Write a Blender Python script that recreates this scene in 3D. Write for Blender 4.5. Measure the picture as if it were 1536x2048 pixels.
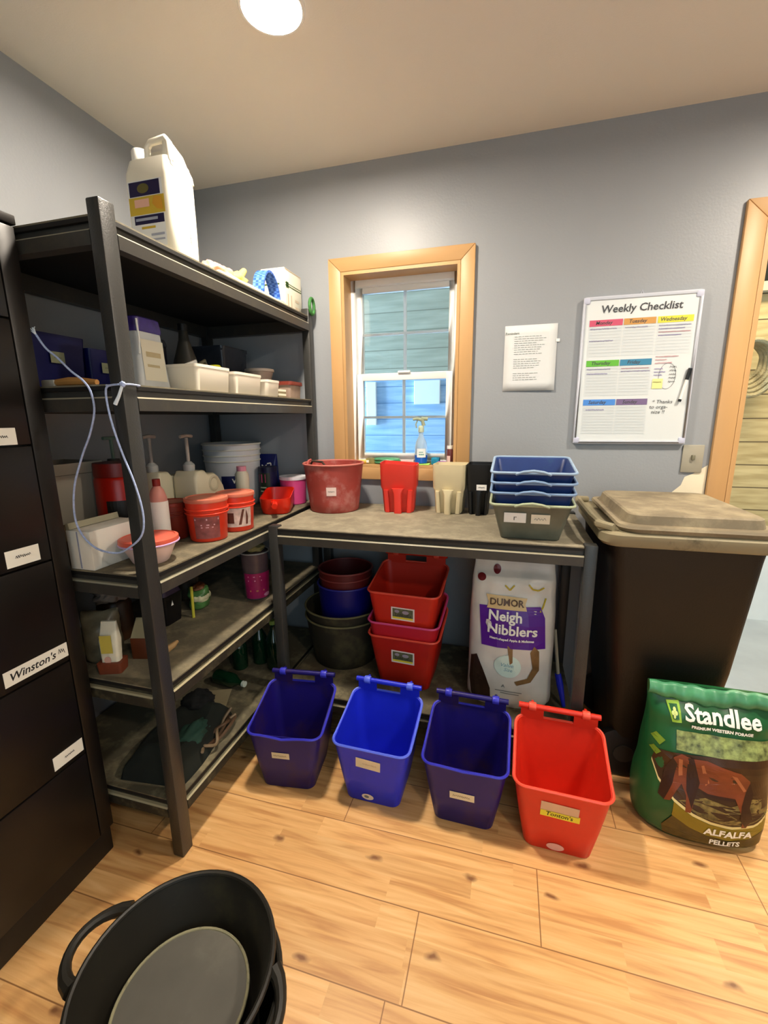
import bpy, bmesh, math, random
from mathutils import Vector, noise
from mathutils.geometry import tessellate_polygon
random.seed(7)
for o in list(bpy.data.objects): bpy.data.objects.remove(o)
S = bpy.context.scene
COL = S.collection
pi = math.pi

# ------------------------------------------------------------------ camera
cam = bpy.data.cameras.new('camera'); camo = bpy.data.objects.new('camera', cam); COL.objects.link(camo)
YAW, PIT, ROL, F = 0.27396, 0.21156, -0.0103, 880.3
fw = Vector((-math.sin(YAW)*math.cos(PIT), math.cos(YAW)*math.cos(PIT), -math.sin(PIT)))
rt = fw.cross(Vector((0, 0, 1))).normalized(); up = rt.cross(fw)
r2 = rt*math.cos(ROL)+up*math.sin(ROL); u2 = -rt*math.sin(ROL)+up*math.cos(ROL)
from mathutils import Matrix
mm = Matrix((r2, u2, -fw)).transposed().to_4x4(); mm.translation = Vector((1.5172, -2.0754, 1.3373))
camo.matrix_world = mm
cam.sensor_fit = 'VERTICAL'; cam.sensor_height = 36.0; cam.lens = F/2048*36.0; cam.clip_start = 0.02
S.camera = camo

# ------------------------------------------------------------------ world, exposure, large lights
S.view_settings.view_transform = 'Standard'; S.view_settings.look = 'None'
S.view_settings.gamma = 1.0; S.view_settings.use_curve_mapping = False
S.view_settings.exposure = 0.40
w = bpy.data.worlds.new('world'); S.world = w; w.use_nodes = True
w.node_tree.nodes['Background'].inputs[0].default_value = (0.55, 0.75, 1.0, 1)
w.node_tree.nodes['Background'].inputs[1].default_value = 1.0

def area(name, loc, direction, sx, sy, power, color):
    l = bpy.data.lights.new(name, 'AREA'); l.shape = 'RECTANGLE'; l.size = sx; l.size_y = sy
    l.energy = power; l.color = color
    o = bpy.data.objects.new(name, l); COL.objects.link(o); o.location = loc
    o.rotation_euler = Vector(direction).to_track_quat('-Z', 'Y').to_euler(); return o
area('daylight_through_barn_door', (-2.4, 0.75, 1.3), (1, 0.15, 0), 1.1, 2.2, 430, (0.50, 0.75, 1.0))
area('daylight_through_doorway_behind', (2.3, -3.45, 1.35), (-0.1, 1, -0.02), 1.5, 1.9, 14, (0.62, 0.86, 1.0))  # unseen bluish fill light added behind the camera; no doorway is built there
LAMP_STRENGTH = 460.0

# ------------------------------------------------------------------ helpers
def lin(c):
    if isinstance(c, str):
        c = [int(c[i:i+2], 16)/255 for i in (0, 2, 4)]
        c = [x/12.92 if x <= 0.04045 else ((x+0.055)/1.055)**2.4 for x in c]
    return (c[0], c[1], c[2], 1)
MATS = {}
def M(name, col, rough=0.5, metal=0.0, var=0.0, vs=8.0, dust=None, dthr=0.5, ds=6.0, bump=0.0, bs=60.0, trans=0.0, emit=0.0, spec=0.5, ior=1.45, stretch=(1, 1, 1), alpha=1.0):
    if name in MATS: return MATS[name]
    m = bpy.data.materials.new(name); m.use_nodes = True; N = m.node_tree.nodes; L = m.node_tree.links
    b = N['Principled BSDF']
    b.inputs['Base Color'].default_value = lin(col); b.inputs['Roughness'].default_value = rough
    b.inputs['Metallic'].default_value = metal; b.inputs['IOR'].default_value = ior
    b.inputs['Specular IOR Level'].default_value = spec
    if trans: b.inputs['Transmission Weight'].default_value = trans
    if alpha < 1: b.inputs['Alpha'].default_value = alpha
    if emit:
        b.inputs['Emission Color'].default_value = lin(col); b.inputs['Emission Strength'].default_value = emit
    tc = N.new('ShaderNodeTexCoord'); mp = N.new('ShaderNodeMapping'); L.new(tc.outputs['Object'], mp.inputs[0])
    mp.inputs['Scale'].default_value = stretch
    cur = None
    if var:
        n = N.new('ShaderNodeTexNoise'); n.inputs['Scale'].default_value = vs; n.inputs['Detail'].default_value = 5
        L.new(mp.outputs[0], n.inputs[0])
        cr = N.new('ShaderNodeValToRGB'); c = lin(col)
        cr.color_ramp.elements[0].position = 0.3; cr.color_ramp.elements[1].position = 0.7
        cr.color_ramp.elements[0].color = tuple(max(0, x*(1-var)) for x in c[:3])+(1,)
        cr.color_ramp.elements[1].color = tuple(min(1, x*(1+var*0.6)) for x in c[:3])+(1,)
        L.new(n.outputs[0], cr.inputs[0]); cur = cr.outputs[0]; L.new(cur, b.inputs['Base Color'])
    if dust:
        n2 = N.new('ShaderNodeTexNoise'); n2.inputs['Scale'].default_value = ds; n2.inputs['Detail'].default_value = 8
        n2.inputs['Roughness'].default_value = 0.65
        L.new(mp.outputs[0], n2.inputs[0])
        r = N.new('ShaderNodeValToRGB'); r.color_ramp.elements[0].position = dthr; r.color_ramp.elements[1].position = min(1, dthr+0.22)
        L.new(n2.outputs[0], r.inputs[0])
        mx = N.new('ShaderNodeMix'); mx.data_type = 'RGBA'
        L.new(r.outputs[0], mx.inputs['Factor'])
        if cur: L.new(cur, mx.inputs[6])
        else: mx.inputs[6].default_value = lin(col)
        mx.inputs[7].default_value = lin(dust); L.new(mx.outputs[2], b.inputs['Base Color'])
    if bump:
        n3 = N.new('ShaderNodeTexNoise'); n3.inputs['Scale'].default_value = bs; n3.inputs['Detail'].default_value = 3
        L.new(mp.outputs[0], n3.inputs[0]); bp = N.new('ShaderNodeBump'); bp.inputs['Strength'].default_value = bump
        bp.inputs['Distance'].default_value = 0.01; L.new(n3.outputs[0], bp.inputs['Height']); L.new(bp.outputs[0], b.inputs['Normal'])
    MATS[name] = m; return m

class MB:
    def __init__(s): s.v = []; s.f = []; s.m = []
    def add(s, vs, fs, m=0):
        k = len(s.v); s.v += [tuple(p) for p in vs]; s.f += [tuple(i+k for i in f) for f in fs]; s.m += [m]*len(fs); return s
    def box(s, x0, x1, y0, y1, z0, z1, m=0):
        return s.add([(x0,y0,z0),(x1,y0,z0),(x1,y1,z0),(x0,y1,z0),(x0,y0,z1),(x1,y0,z1),(x1,y1,z1),(x0,y1,z1)],
                     [(0,3,2,1),(4,5,6,7),(0,1,5,4),(1,2,6,5),(2,3,7,6),(3,0,4,7)], m)
    def obox(s, c, sz, rz=0, ry=0, rx=0, m=0):
        k = len(s.v); hx, hy, hz = sz[0]/2, sz[1]/2, sz[2]/2
        s.box(-hx, hx, -hy, hy, -hz, hz, m)
        R = Matrix.Rotation(rz, 3, 'Z') @ Matrix.Rotation(ry, 3, 'Y') @ Matrix.Rotation(rx, 3, 'X')
        for i in range(k, len(s.v)): s.v[i] = tuple(R @ Vector(s.v[i]) + Vector(c))
        return s
    def loft(s, rings, cap0=True, cap1=True, m=0, close=True):
        n = len(rings[0]); vs = [p for r in rings for p in r]; fs = []
        for i in range(len(rings)-1):
            for j in range(n if close else n-1):
                a = i*n+j; b = i*n+(j+1) % n; fs.append((a, b, b+n, a+n))
        if cap0: fs.append(tuple(range(n-1, -1, -1)))
        if cap1: fs.append(tuple((len(rings)-1)*n+j for j in range(n)))
        return s.add(vs, fs, m)
    def lathe(s, prof, c=(0, 0, 0), n=32, sx=1, sy=1, cap0=True, cap1=True, m=0, rip=0, ripn=0):
        rings = []
        for r, z in prof:
            rings.append([(c[0]+sx*(r+rip*(1 if j % 2 else -1)*(ripn and 1))*math.cos(2*pi*j/n), c[1]+sy*r*math.sin(2*pi*j/n), c[2]+z) for j in range(n)])
        return s.loft(rings, cap0, cap1, m)
    def tube(s, pts, r, n=8, m=0, closed=False):
        pts = [Vector(p) for p in pts]; rings = []; N = len(pts); prev = None
        for i, p in enumerate(pts):
            if closed: t = (pts[(i+1) % N]-pts[i-1])
            else: t = (pts[min(i+1, N-1)]-pts[max(i-1, 0)])
            t.normalize()
            if prev is None:
                a = Vector((0, 0, 1)) if abs(t.z) < 0.9 else Vector((1, 0, 0)); u = t.cross(a).normalized()
            else: u = (prev - t*prev.dot(t)).normalized()
            prev = u; v = t.cross(u); rr = r[i] if isinstance(r, (list, tuple)) else r
            rings.append([p+u*rr*math.cos(2*pi*j/n)+v*rr*math.sin(2*pi*j/n) for j in range(n)])
        if closed: rings.append(rings[0])
        return s.loft(rings, not closed, not closed, m)
    def grid(s, fn, nu, nv, m=0):
        vs = [fn(i/nu, j/nv) for j in range(nv+1) for i in range(nu+1)]
        fs = [(j*(nu+1)+i, j*(nu+1)+i+1, (j+1)*(nu+1)+i+1, (j+1)*(nu+1)+i) for j in range(nv) for i in range(nu)]
        return s.add(vs, fs, m)
    def build(s, name, mats, parent=None, smooth=True, bevel=0, loc=None, rz=0, ang=35, recalc=True, seg=2, solid=0):
        me = bpy.data.meshes.new(name); bm = bmesh.new()
        vs = [bm.verts.new(p) for p in s.v]
        for f, mi in zip(s.f, s.m):
            try: fc = bm.faces.new([vs[i] for i in f]); fc.material_index = mi
            except ValueError: pass
        bmesh.ops.remove_doubles(bm, verts=bm.verts, dist=1e-6)
        if recalc: bmesh.ops.recalc_face_normals(bm, faces=bm.faces)
        if bevel:
            ed = [e for e in bm.edges if len(e.link_faces) == 2 and e.calc_face_angle(0) > 0.6]
            bmesh.ops.bevel(bm, geom=ed, offset=bevel, segments=seg, affect='EDGES', clamp_overlap=True, profile=0.5)
        bm.to_mesh(me); bm.free()
        if not isinstance(mats, (list, tuple)): mats = [mats]
        for m in mats: me.materials.append(m)
        if smooth:
            for p in me.polygons: p.use_smooth = True
            try: me.set_sharp_from_angle(angle=math.radians(ang))
            except Exception: pass
        o = bpy.data.objects.new(name, me); COL.objects.link(o)
        if parent: o.parent = parent
        if loc: o.location = loc
        if rz: o.rotation_euler.z = rz
        if solid:
            md = o.modifiers.new('thickness', 'SOLIDIFY'); md.thickness = solid; md.offset = 0
        return o

def tag(o, label, cat, group=None):
    o['label'] = label; o['category'] = cat
    if group: o['group'] = group
    return o
def thing(name, label, cat, loc=(0, 0, 0), rz=0, group=None):
    o = bpy.data.objects.new(name, None); COL.objects.link(o); o.location = loc; o.rotation_euler.z = rz
    o.empty_display_size = 0.05
    return tag(o, label, cat, group)
def struct(o): o['kind'] = 'structure'; return o
def copy_tree(o, parent=None):
    c = o.copy(); COL.objects.link(c)
    if parent: c.parent = parent
    for ch in [x for x in bpy.data.objects if x.parent == o]: copy_tree(ch, c)
    return c

def rr(hx, hy, r, cx=0, cy=0, z=0, n=4, zf=None):
    out = []; r = min(r, hx*0.999, hy*0.999)
    for qx, qy, a0 in ((1, -1, -pi/2), (1, 1, 0), (-1, 1, pi/2), (-1, -1, pi)):
        for i in range(n+1):
            a = a0+pi/2*i/n
            x = cx+qx*(hx-r)+r*math.cos(a); y = cy+qy*(hy-r)+r*math.sin(a)
            out.append((x, y, zf(x, y, z) if zf else z))
    return out
def tub(mb, secs, t, n=4, m=0, zf=None, floor=None, mi=None):
    """open container: secs = (z,hx,hy,r) outer bottom to top"""
    outer = [rr(hx, hy, r, z=z, n=n, zf=zf) for z, hx, hy, r in secs]
    inner = [rr(hx-t, hy-t, max(r-t, 0.003), z=(z if i else (floor if floor else z+t)), n=n, zf=zf) for i, (z, hx, hy, r) in enumerate(secs)]
    mb.loft(outer+inner[::-1], True, True, m)
    return mb
def lathe_tub(mb, prof, t, floor, n=40, sx=1, sy=1, c=(0, 0, 0), m=0):
    inn = [(r-t, z) for r, z in prof][1:]
    mb.lathe(prof+inn[::-1]+[(prof[0][0]-t, floor)], c, n, sx, sy, True, True, m); return mb
def ring(mb, R, r, z, n=40, sx=1, sy=1, c=(0, 0), k=8, m=0):
    mb.tube([(c[0]+sx*R*math.cos(2*pi*i/n), c[1]+sy*R*math.sin(2*pi*i/n), z) for i in range(n)], r, k, m, closed=True); return mb
def arc(c, R, a0, a1, n, ax='xz'):
    out = []
    for i in range(n+1):
        a = a0+(a1-a0)*i/n; x = R*math.cos(a); y = R*math.sin(a)
        out.append((c[0]+x, c[1], c[2]+y) if ax == 'xz' else ((c[0], c[1]+x, c[2]+y) if ax == 'yz' else (c[0]+x, c[1]+y, c[2])))
    return out

# ---- lettering and flat print
_txt = {}
def text2d(s, size=0.02, shear=0.0, fat=0.0, align='CENTER'):
    key = (s, size, shear, fat, align)
    if key in _txt: return _txt[key]
    c = bpy.data.curves.new('t', 'FONT'); c.body = s; c.size = size; c.shear = shear; c.align_x = align; c.align_y = 'CENTER'
    c.offset = fat; c.resolution_u = 2; c.fill_mode = 'FRONT'
    o = bpy.data.objects.new('t', c)
    me = bpy.data.meshes.new_from_object(o)
    r = ([(v.co.x, v.co.y) for v in me.vertices], [tuple(p.vertices) for p in me.polygons])
    bpy.data.objects.remove(o); bpy.data.curves.remove(c); bpy.data.meshes.remove(me)
    _txt[key] = r; return r
def frame(o, r, u):
    o = Vector(o); r = Vector(r).normalized(); u = Vector(u).normalized(); n = r.cross(u)
    return lambda x, y, d=0: o+r*x+u*y+n*d
FRONT = ((1, 0, 0), (0, 0, 1)); SIDE = ((0, 1, 0), (0, 0, 1))
def decal(parent, name, shapes, fn, mats, d=0.0006, cuts=0):
    """shapes: list of (verts2d, faces, matidx)"""
    bm = bmesh.new()
    for vs, fs, mi in shapes:
        bv = [bm.verts.new((x, y, 0)) for x, y in vs]
        for f in fs:
            try: q = bm.faces.new([bv[i] for i in f]); q.material_index = mi
            except ValueError: pass
    if cuts:
        bmesh.ops.triangulate(bm, faces=bm.faces)
        for _ in range(cuts):
            bmesh.ops.subdivide_edges(bm, edges=[e for e in bm.edges if e.calc_length() > 0.012], cuts=1, use_grid_fill=True)
            bmesh.ops.triangulate(bm, faces=bm.faces)
    lay = {}
    for f in bm.faces:
        for v in f.verts: lay[v] = max(lay.get(v, 0), f.material_index)
    for v in bm.verts: v.co = fn(v.co.x, v.co.y, d*(1+0.7*lay.get(v, 0)))
    me = bpy.data.meshes.new(name); bm.to_mesh(me); bm.free()
    for m in (mats if isinstance(mats, (list, tuple)) else [mats]): me.materials.append(m)
    o = bpy.data.objects.new(name, me); COL.objects.link(o); o.parent = parent; return o
def rect(x0, x1, y0, y1, m=0): return ([(x0, y0), (x1, y0), (x1, y1), (x0, y1)], [(0, 1, 2, 3)], m)
def rectg(x0, x1, y0, y1, m=0, nx=10, ny=10):
    vs = [(x0+(x1-x0)*i/nx, y0+(y1-y0)*j/ny) for j in range(ny+1) for i in range(nx+1)]
    return (vs, [(j*(nx+1)+i, j*(nx+1)+i+1, (j+1)*(nx+1)+i+1, (j+1)*(nx+1)+i) for j in range(ny) for i in range(nx)], m)
def ell(cx, cy, a, b, m=0, n=20, a0=0):
    return ([(cx, cy)]+[(cx+a*math.cos(a0+2*pi*i/n), cy+b*math.sin(a0+2*pi*i/n)) for i in range(n)], [(0, 1+i, 1+(i+1) % n) for i in range(n)], m)
def poly(pts, m=0):
    t = tessellate_polygon([[Vector((x, y, 0)) for x, y in pts]])
    return (list(pts), [tuple(f) for f in t], m)
def stroke(pts, wd, m=0):
    vs = []; fs = []
    for (x0, y0), (x1, y1) in zip(pts, pts[1:]):
        d = Vector((x1-x0, y1-y0)); d.normalize() if d.length else None; nx, ny = -d.y*wd/2, d.x*wd/2
        k = len(vs); vs += [(x0-nx, y0-ny), (x1-nx, y1-ny), (x1+nx, y1+ny), (x0+nx, y0+ny)]; fs.append((k, k+1, k+2, k+3))
    return (vs, fs, m)
def txt(s, size, x=0, y=0, m=0, shear=0, fat=0, rot=0, align='CENTER'):
    v, f = text2d(s, size, shear, fat, align); c, sn = math.cos(rot), math.sin(rot)
    return ([(x+a*c-b*sn, y+a*sn+b*c) for a, b in v], f, m)
def scribble(x0, x1, y, h, wd, m=0, seed=1, n=None):
    rnd = random.Random(seed); n = n or max(3, int((x1-x0)/(h*0.55))); pts = []
    for i in range(n*2+1):
        pts.append((x0+(x1-x0)*i/(n*2), y+(h/2 if i % 2 else -h/2)*rnd.uniform(0.35, 1)))
    return stroke(pts, wd, m)
def sticker(parent, name, w_, h_, origin, axes, mat, shapes=None, ink=None, tilt=0, t=0.0008, wname='lettering'):
    """thin paper or tape label with its writing as a sub-part"""
    r = Vector(axes[0]).normalized(); u = Vector(axes[1]).normalized(); 
    c, s_ = math.cos(tilt), math.sin(tilt); r2_, u2_ = r*c+u*s_, u*c-r*s_
    fr = frame(origin, r2_, u2_); mb = MB()
    P = [fr(a*w_/2, b*h_/2, d) for d in (0, t) for a, b in ((-1, -1), (1, -1), (1, 1), (-1, 1))]
    mb.add(P, [(0, 3, 2, 1), (4, 5, 6, 7), (0, 1, 5, 4), (1, 2, 6, 5), (2, 3, 7, 6), (3, 0, 4, 7)])
    o = mb.build(name, mat, parent, smooth=False)
    if shapes: decal(o, wname, shapes, lambda x, y, d=0: fr(x, y, t+d), ink)
    return o

# ------------------------------------------------------------------ materials
m_ink = M('ink_black', '1a1a1c', 0.7)
m_inkg = M('ink_grey', '6e7270', 0.8)
m_paper = M('paper_white', 'f2f2ee', 0.7)
m_tape = M('masking_tape', 'e6d8b4', 0.7, var=0.08)
m_steel = M('black_powder_coat', '343432', 0.36, bump=0.08, bs=220, var=0.12, vs=6)
m_beam = M('black_beam', '3a3834', 0.38, dust='46433a', dthr=0.5, ds=16)
m_board = M('dusty_shelf_board', '6b6350', 0.8, var=0.22, vs=5, dust='8a8066', dthr=0.45, ds=14, bump=0.2, bs=120)
m_top = M('dusty_bench_top', '837b68', 0.75, var=0.16, vs=7, dust='9c937c', dthr=0.45, ds=16, bump=0.2, bs=120)
m_cab = M('black_cabinet_paint', '171310', 0.38, var=0.3, vs=3, dust='2b2013', dthr=0.6, ds=3)

def dust_and_highlight(m, col, lo=0.75):  # lightens upward faces: settled dust plus the ledge highlight painted in
    N = m.node_tree.nodes; L = m.node_tree.links; b = N['Principled BSDF']; g = N.new('ShaderNodeNewGeometry'); sp = N.new('ShaderNodeSeparateXYZ')
    L.new(g.outputs['True Normal'], sp.inputs[0]); gt = N.new('ShaderNodeMath'); gt.operation = 'GREATER_THAN'; gt.inputs[1].default_value = lo; L.new(sp.outputs[2], gt.inputs[0])
    mx = N.new('ShaderNodeMix'); mx.data_type = 'RGBA'; L.new(gt.outputs[0], mx.inputs['Factor']); src = b.inputs['Base Color']
    if src.is_linked: L.new(src.links[0].from_socket, mx.inputs[6])
    else: mx.inputs[6].default_value = src.default_value
    mx.inputs[7].default_value = lin(col); L.new(mx.outputs[2], b.inputs['Base Color'])
dust_and_highlight(m_beam, '9a947e', 0.5)
def floor_mat():
    m = bpy.data.materials.new('pine_plank_floor'); m.use_nodes = True; N = m.node_tree.nodes; L = m.node_tree.links
    b = N['Principled BSDF']; tc = N.new('ShaderNodeTexCoord'); sp = N.new('ShaderNodeSeparateXYZ'); L.new(tc.outputs['Object'], sp.inputs[0])
    def mt(op, a, b_=None, c=None):
        n = N.new('ShaderNodeMath'); n.operation = op
        for i, x in enumerate((a, b_, c)):
            if x is None: continue
            if isinstance(x, (int, float)): n.inputs[i].default_value = x
            else: L.new(x, n.inputs[i])
        return n.outputs[0]
    X, Y = sp.outputs[0], sp.outputs[1]
    W = 0.208; LN = 1.22
    yr = mt('DIVIDE', mt('ADD', Y, 1.130), W); row = mt('FLOOR', yr); fy = mt('FRACT', yr)
    sh = mt('ADD', mt('MULTIPLY', row, 0.46), mt('MULTIPLY', mt('MULTIPLY', row, row), 0.14))
    xr = mt('DIVIDE', mt('SUBTRACT', mt('SUBTRACT', X, 1.66), sh), LN); colm = mt('FLOOR', xr); fx = mt('FRACT', xr)
    ed = mt('MINIMUM', mt('MULTIPLY', mt('MINIMUM', fy, mt('SUBTRACT', 1, fy)), W), mt('MULTIPLY', mt('MINIMUM', fx, mt('SUBTRACT', 1, fx)), LN))
    seam = N.new('ShaderNodeMapRange'); L.new(ed, seam.inputs[0]); seam.inputs[1].default_value = 0.0006; seam.inputs[2].default_value = 0.0022
    # three printed strips in each plank
    s3 = mt('DIVIDE', mt('ADD', Y, 1.130), W/3); srow = mt('FLOOR', s3); fs = mt('FRACT', s3)
    rn = N.new('ShaderNodeTexWhiteNoise'); rn.noise_dimensions = '1D'; L.new(mt('ADD', srow, 3.3), rn.inputs['W'])
    sx = mt('FLOOR', mt('ADD', mt('DIVIDE', X, 0.62), mt('MULTIPLY', rn.outputs[0], 5)))
    cv = N.new('ShaderNodeCombineXYZ'); L.new(srow, cv.inputs[0]); L.new(sx, cv.inputs[1])
    wn = N.new('ShaderNodeTexWhiteNoise'); wn.noise_dimensions = '3D'; L.new(cv.outputs[0], wn.inputs[0])
    # grain
    mp = N.new('ShaderNodeMapping'); mp.inputs['Scale'].default_value = (1.6, 22, 1); L.new(tc.outputs['Object'], mp.inputs[0])
    off = N.new('ShaderNodeVectorMath'); off.operation = 'ADD'; L.new(mp.outputs[0], off.inputs[0]); L.new(wn.outputs['Color'], off.inputs[1])
    g = N.new('ShaderNodeTexNoise'); g.inputs['Scale'].default_value = 2.2; g.inputs['Detail'].default_value = 7; g.inputs['Distortion'].default_value = 0.6; L.new(off.outputs[0], g.inputs[0])
    cr = N.new('ShaderNodeValToRGB'); e = cr.color_ramp.elements
    e[0].position = 0.30; e[0].color = lin('c08850'); e[1].position = 0.75; e[1].color = lin('eabf84')
    e2 = e.new(0.5); e2.color = lin('dba86a')
    L.new(g.outputs[0], cr.inputs[0])
    hs = N.new('ShaderNodeHueSaturation'); L.new(cr.outputs[0], hs.inputs['Color'])
    L.new(mt('ADD', 0.95, mt('MULTIPLY', wn.outputs[0], 0.12)), hs.inputs['Value'])
    # knots
    mk = N.new('ShaderNodeMapping'); mk.inputs['Scale'].default_value = (1.0, 2.0, 1); L.new(tc.outputs['Object'], mk.inputs[0])
    dn = N.new('ShaderNodeTexNoise'); dn.inputs['Scale'].default_value = 18; L.new(tc.outputs['Object'], dn.inputs[0])
    dv = N.new('ShaderNodeVectorMath'); dv.operation = 'MULTIPLY_ADD'; L.new(dn.outputs['Color'], dv.inputs[0]); dv.inputs[1].default_value = (0.06, 0.06, 0); L.new(mk.outputs[0], dv.inputs[2])
    vo = N.new('ShaderNodeTexVoronoi'); vo.inputs['Scale'].default_value = 3.2; vo.voronoi_dimensions = '2D'; L.new(dv.outputs[0], vo.inputs[0])
    kr = N.new('ShaderNodeMapRange'); L.new(vo.outputs['Distance'], kr.inputs[0]); kr.inputs[1].default_value = 0.020; kr.inputs[2].default_value = 0.085; kr.inputs[3].default_value = 0.85; kr.inputs[4].default_value = 0.0
    # only some cells have a knot
    gate = mt('GREATER_THAN', N.new('ShaderNodeSeparateColor').outputs[0], 0.45)
    sc = [n for n in N if n.bl_idname == 'ShaderNodeSeparateColor'][0]; L.new(vo.outputs['Color'], sc.inputs[0])
    kf = mt('MULTIPLY', kr.outputs[0], gate)
    mx = N.new('ShaderNodeMix'); mx.data_type = 'RGBA'; L.new(kf, mx.inputs['Factor']); L.new(hs.outputs[0], mx.inputs[6]); mx.inputs[7].default_value = lin('6b3a1c')
    mx2 = N.new('ShaderNodeMix'); mx2.data_type = 'RGBA'; L.new(seam.outputs[0], mx2.inputs['Factor']); mx2.inputs[6].default_value = lin('8a5a2e'); L.new(mx.outputs[2], mx2.inputs[7])
    L.new(mx2.outputs[2], b.inputs['Base Color']); b.inputs['Roughness'].default_value = 0.42
    return m
m_floor = floor_mat()

def plank_mat(name, c0, c1, dark, w_=0.14, axis=2, rough=0.75, length=2.4, g=(1.5, 1, 14)):
    m = bpy.data.materials.new(name); m.use_nodes = True; N = m.node_tree.nodes; L = m.node_tree.links
    b = N['Principled BSDF']; tc = N.new('ShaderNodeTexCoord'); sp = N.new('ShaderNodeSeparateXYZ'); L.new(tc.outputs['Object'], sp.inputs[0])
    d = N.new('ShaderNodeMath'); d.operation = 'DIVIDE'; L.new(sp.outputs[axis], d.inputs[0]); d.inputs[1].default_value = w_
    fr = N.new('ShaderNodeMath'); fr.operation = 'FRACT'; L.new(d.outputs[0], fr.inputs[0]); fl = N.new('ShaderNodeMath'); fl.operation = 'FLOOR'; L.new(d.outputs[0], fl.inputs[0])
    wn = N.new('ShaderNodeTexWhiteNoise'); wn.noise_dimensions = '1D'; L.new(fl.outputs[0], wn.inputs['W'])
    mp = N.new('ShaderNodeMapping'); mp.inputs['Scale'].default_value = g; L.new(tc.outputs['Object'], mp.inputs[0])
    av = N.new('ShaderNodeVectorMath'); av.operation = 'ADD'; L.new(mp.outputs[0], av.inputs[0]); L.new(wn.outputs['Color'], av.inputs[1])
    n = N.new('ShaderNodeTexNoise'); n.inputs['Scale'].default_value = 2.5; n.inputs['Detail'].default_value = 7; L.new(av.outputs[0], n.inputs[0])
    cr = N.new('ShaderNodeValToRGB'); cr.color_ramp.elements[0].position = 0.3; cr.color_ramp.elements[1].position = 0.7
    cr.color_ramp.elements[0].color = lin(c0); cr.color_ramp.elements[1].color = lin(c1); L.new(n.outputs[0], cr.inputs[0])
    lt = N.new('ShaderNodeMath'); lt.operation = 'LESS_THAN'; L.new(fr.outputs[0], lt.inputs[0]); lt.inputs[1].default_value = 0.05
    mx = N.new('ShaderNodeMix'); mx.data_type = 'RGBA'; L.new(lt.outputs[0], mx.inputs['Factor']); L.new(cr.outputs[0], mx.inputs[6]); mx.inputs[7].default_value = lin(dark)
    L.new(mx.outputs[2], b.inputs['Base Color']); b.inputs['Roughness'].default_value = rough
    return m
m_wall = M('blue_grey_wall_paint', '979b9f', 0.42, bump=0.06, bs=110, var=0.03, vs=2)
m_ceil = M('cream_ceiling_paint', 'e9e4da', 0.85, bump=0.05, bs=200)
m_trim = M('honey_pine_trim', 'c49a66', 0.42, var=0.16, vs=7, stretch=(1, 1, 0.12))
m_trimh = M('honey_pine_trim_across', 'c49a66', 0.42, var=0.16, vs=7, stretch=(0.12, 1, 1))
m_vinyl = M('white_vinyl', 'eef0ee', 0.4)
m_conc = M('concrete_floor', '9ea09c', 0.8, var=0.12, vs=4)
m_stall = plank_mat('weathered_stall_boards', 'a08a58', 'c4b07c', '5a4a2c', 0.145)
m_bluelit = plank_mat('pale_blue_boards', '8cb0d4', 'b8d4ea', '6a8fb8', 0.12)  # bluish daylight on the lower boards is put into their colour

# ------------------------------------------------------------------ the room
ZC = 2.42; XR = 3.6; YF = -3.6
struct(MB().box(-0.14, XR+0.14, YF-0.14, 0.14, -0.1, 0).build('floor', m_floor, smooth=False))
struct(MB().box(-0.14, XR+0.14, YF-0.14, 0.14, ZC, ZC+0.1).build('ceiling', m_ceil, smooth=False))
struct(MB().box(-0.14, 0, YF, 0, 0, ZC).build('wall_left', m_wall, smooth=False))
struct(MB().box(XR, XR+0.14, YF, 0, 0, ZC).build('wall_right', m_wall, smooth=False))
struct(MB().box(-0.14, XR+0.14, YF-0.14, YF, 0, ZC).build('wall_front', m_wall, smooth=False))
WX0, WX1, WZ0, WZ1 = 0.745, 1.288, 1.100, 1.986
DX0, DX1, DZ = 2.372, 3.20, 2.02
wb = MB(); wb.box(-0.14, WX0, 0, 0.14, 0, ZC); wb.box(WX0, WX1, 0, 0.14, 0, WZ0); wb.box(WX0, WX1, 0, 0.14, WZ1, ZC)
wb.box(WX1, DX0, 0, 0.14, 0, ZC); wb.box(DX0, DX1, 0, 0.14, DZ, ZC); wb.box(DX1, XR+0.14, 0, 0.14, 0, ZC)
wall_back = struct(wb.build('wall_back', m_wall, smooth=False))
rnd = random.Random(4)
pts = [(2.255, 1.10), (2.302, 1.135), (2.302, 0.60), (2.19, 0.60), (2.20, 0.80), (2.182, 0.93), (2.198, 0.985), (2.186, 1.02), (2.215, 1.05), (2.225, 1.085)]
decal(wall_back, 'bare_plaster_patch', [poly(pts)], lambda x, y, d=0: Vector((x, -0.0010-d, y)), M('bare_plaster', 'efe6cb', 0.85, var=0.05))

# barn aisle beyond the back wall
struct(MB().box(-2.6, 5.6, 0.14, 1.5, -0.12, -0.02).build('floor_aisle', m_conc, smooth=False))
struct(MB().box(-2.6, 5.6, 0.14, 1.5, 2.75, 2.85).build('ceiling_aisle', M('aisle_ceiling', '8f8f88', 0.9), smooth=False))
struct(MB().box(1.7, 5.6, 1.25, 1.33, 0.52, 2.04).build('wall_stall', m_stall, smooth=False))
struct(MB().box(1.7, 5.6, 1.24, 1.34, -0.02, 0.52).build('wall_stall_base', M('whitewashed_board', 'd8d8cf', 0.7, var=0.05), smooth=False))
struct(MB().box(1.7, 5.6, 1.20, 1.36, 2.04, 2.09).build('trim_stall_cap', M('pale_cap_board', 'bdb191', 0.6, var=0.1), smooth=False))
struct(MB().box(1.7, 5.6, 1.45, 1.5, -0.02, 2.75).build('wall_dark_beyond', M('dark_stall_interior', '191c16', 0.9), smooth=False))
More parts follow.
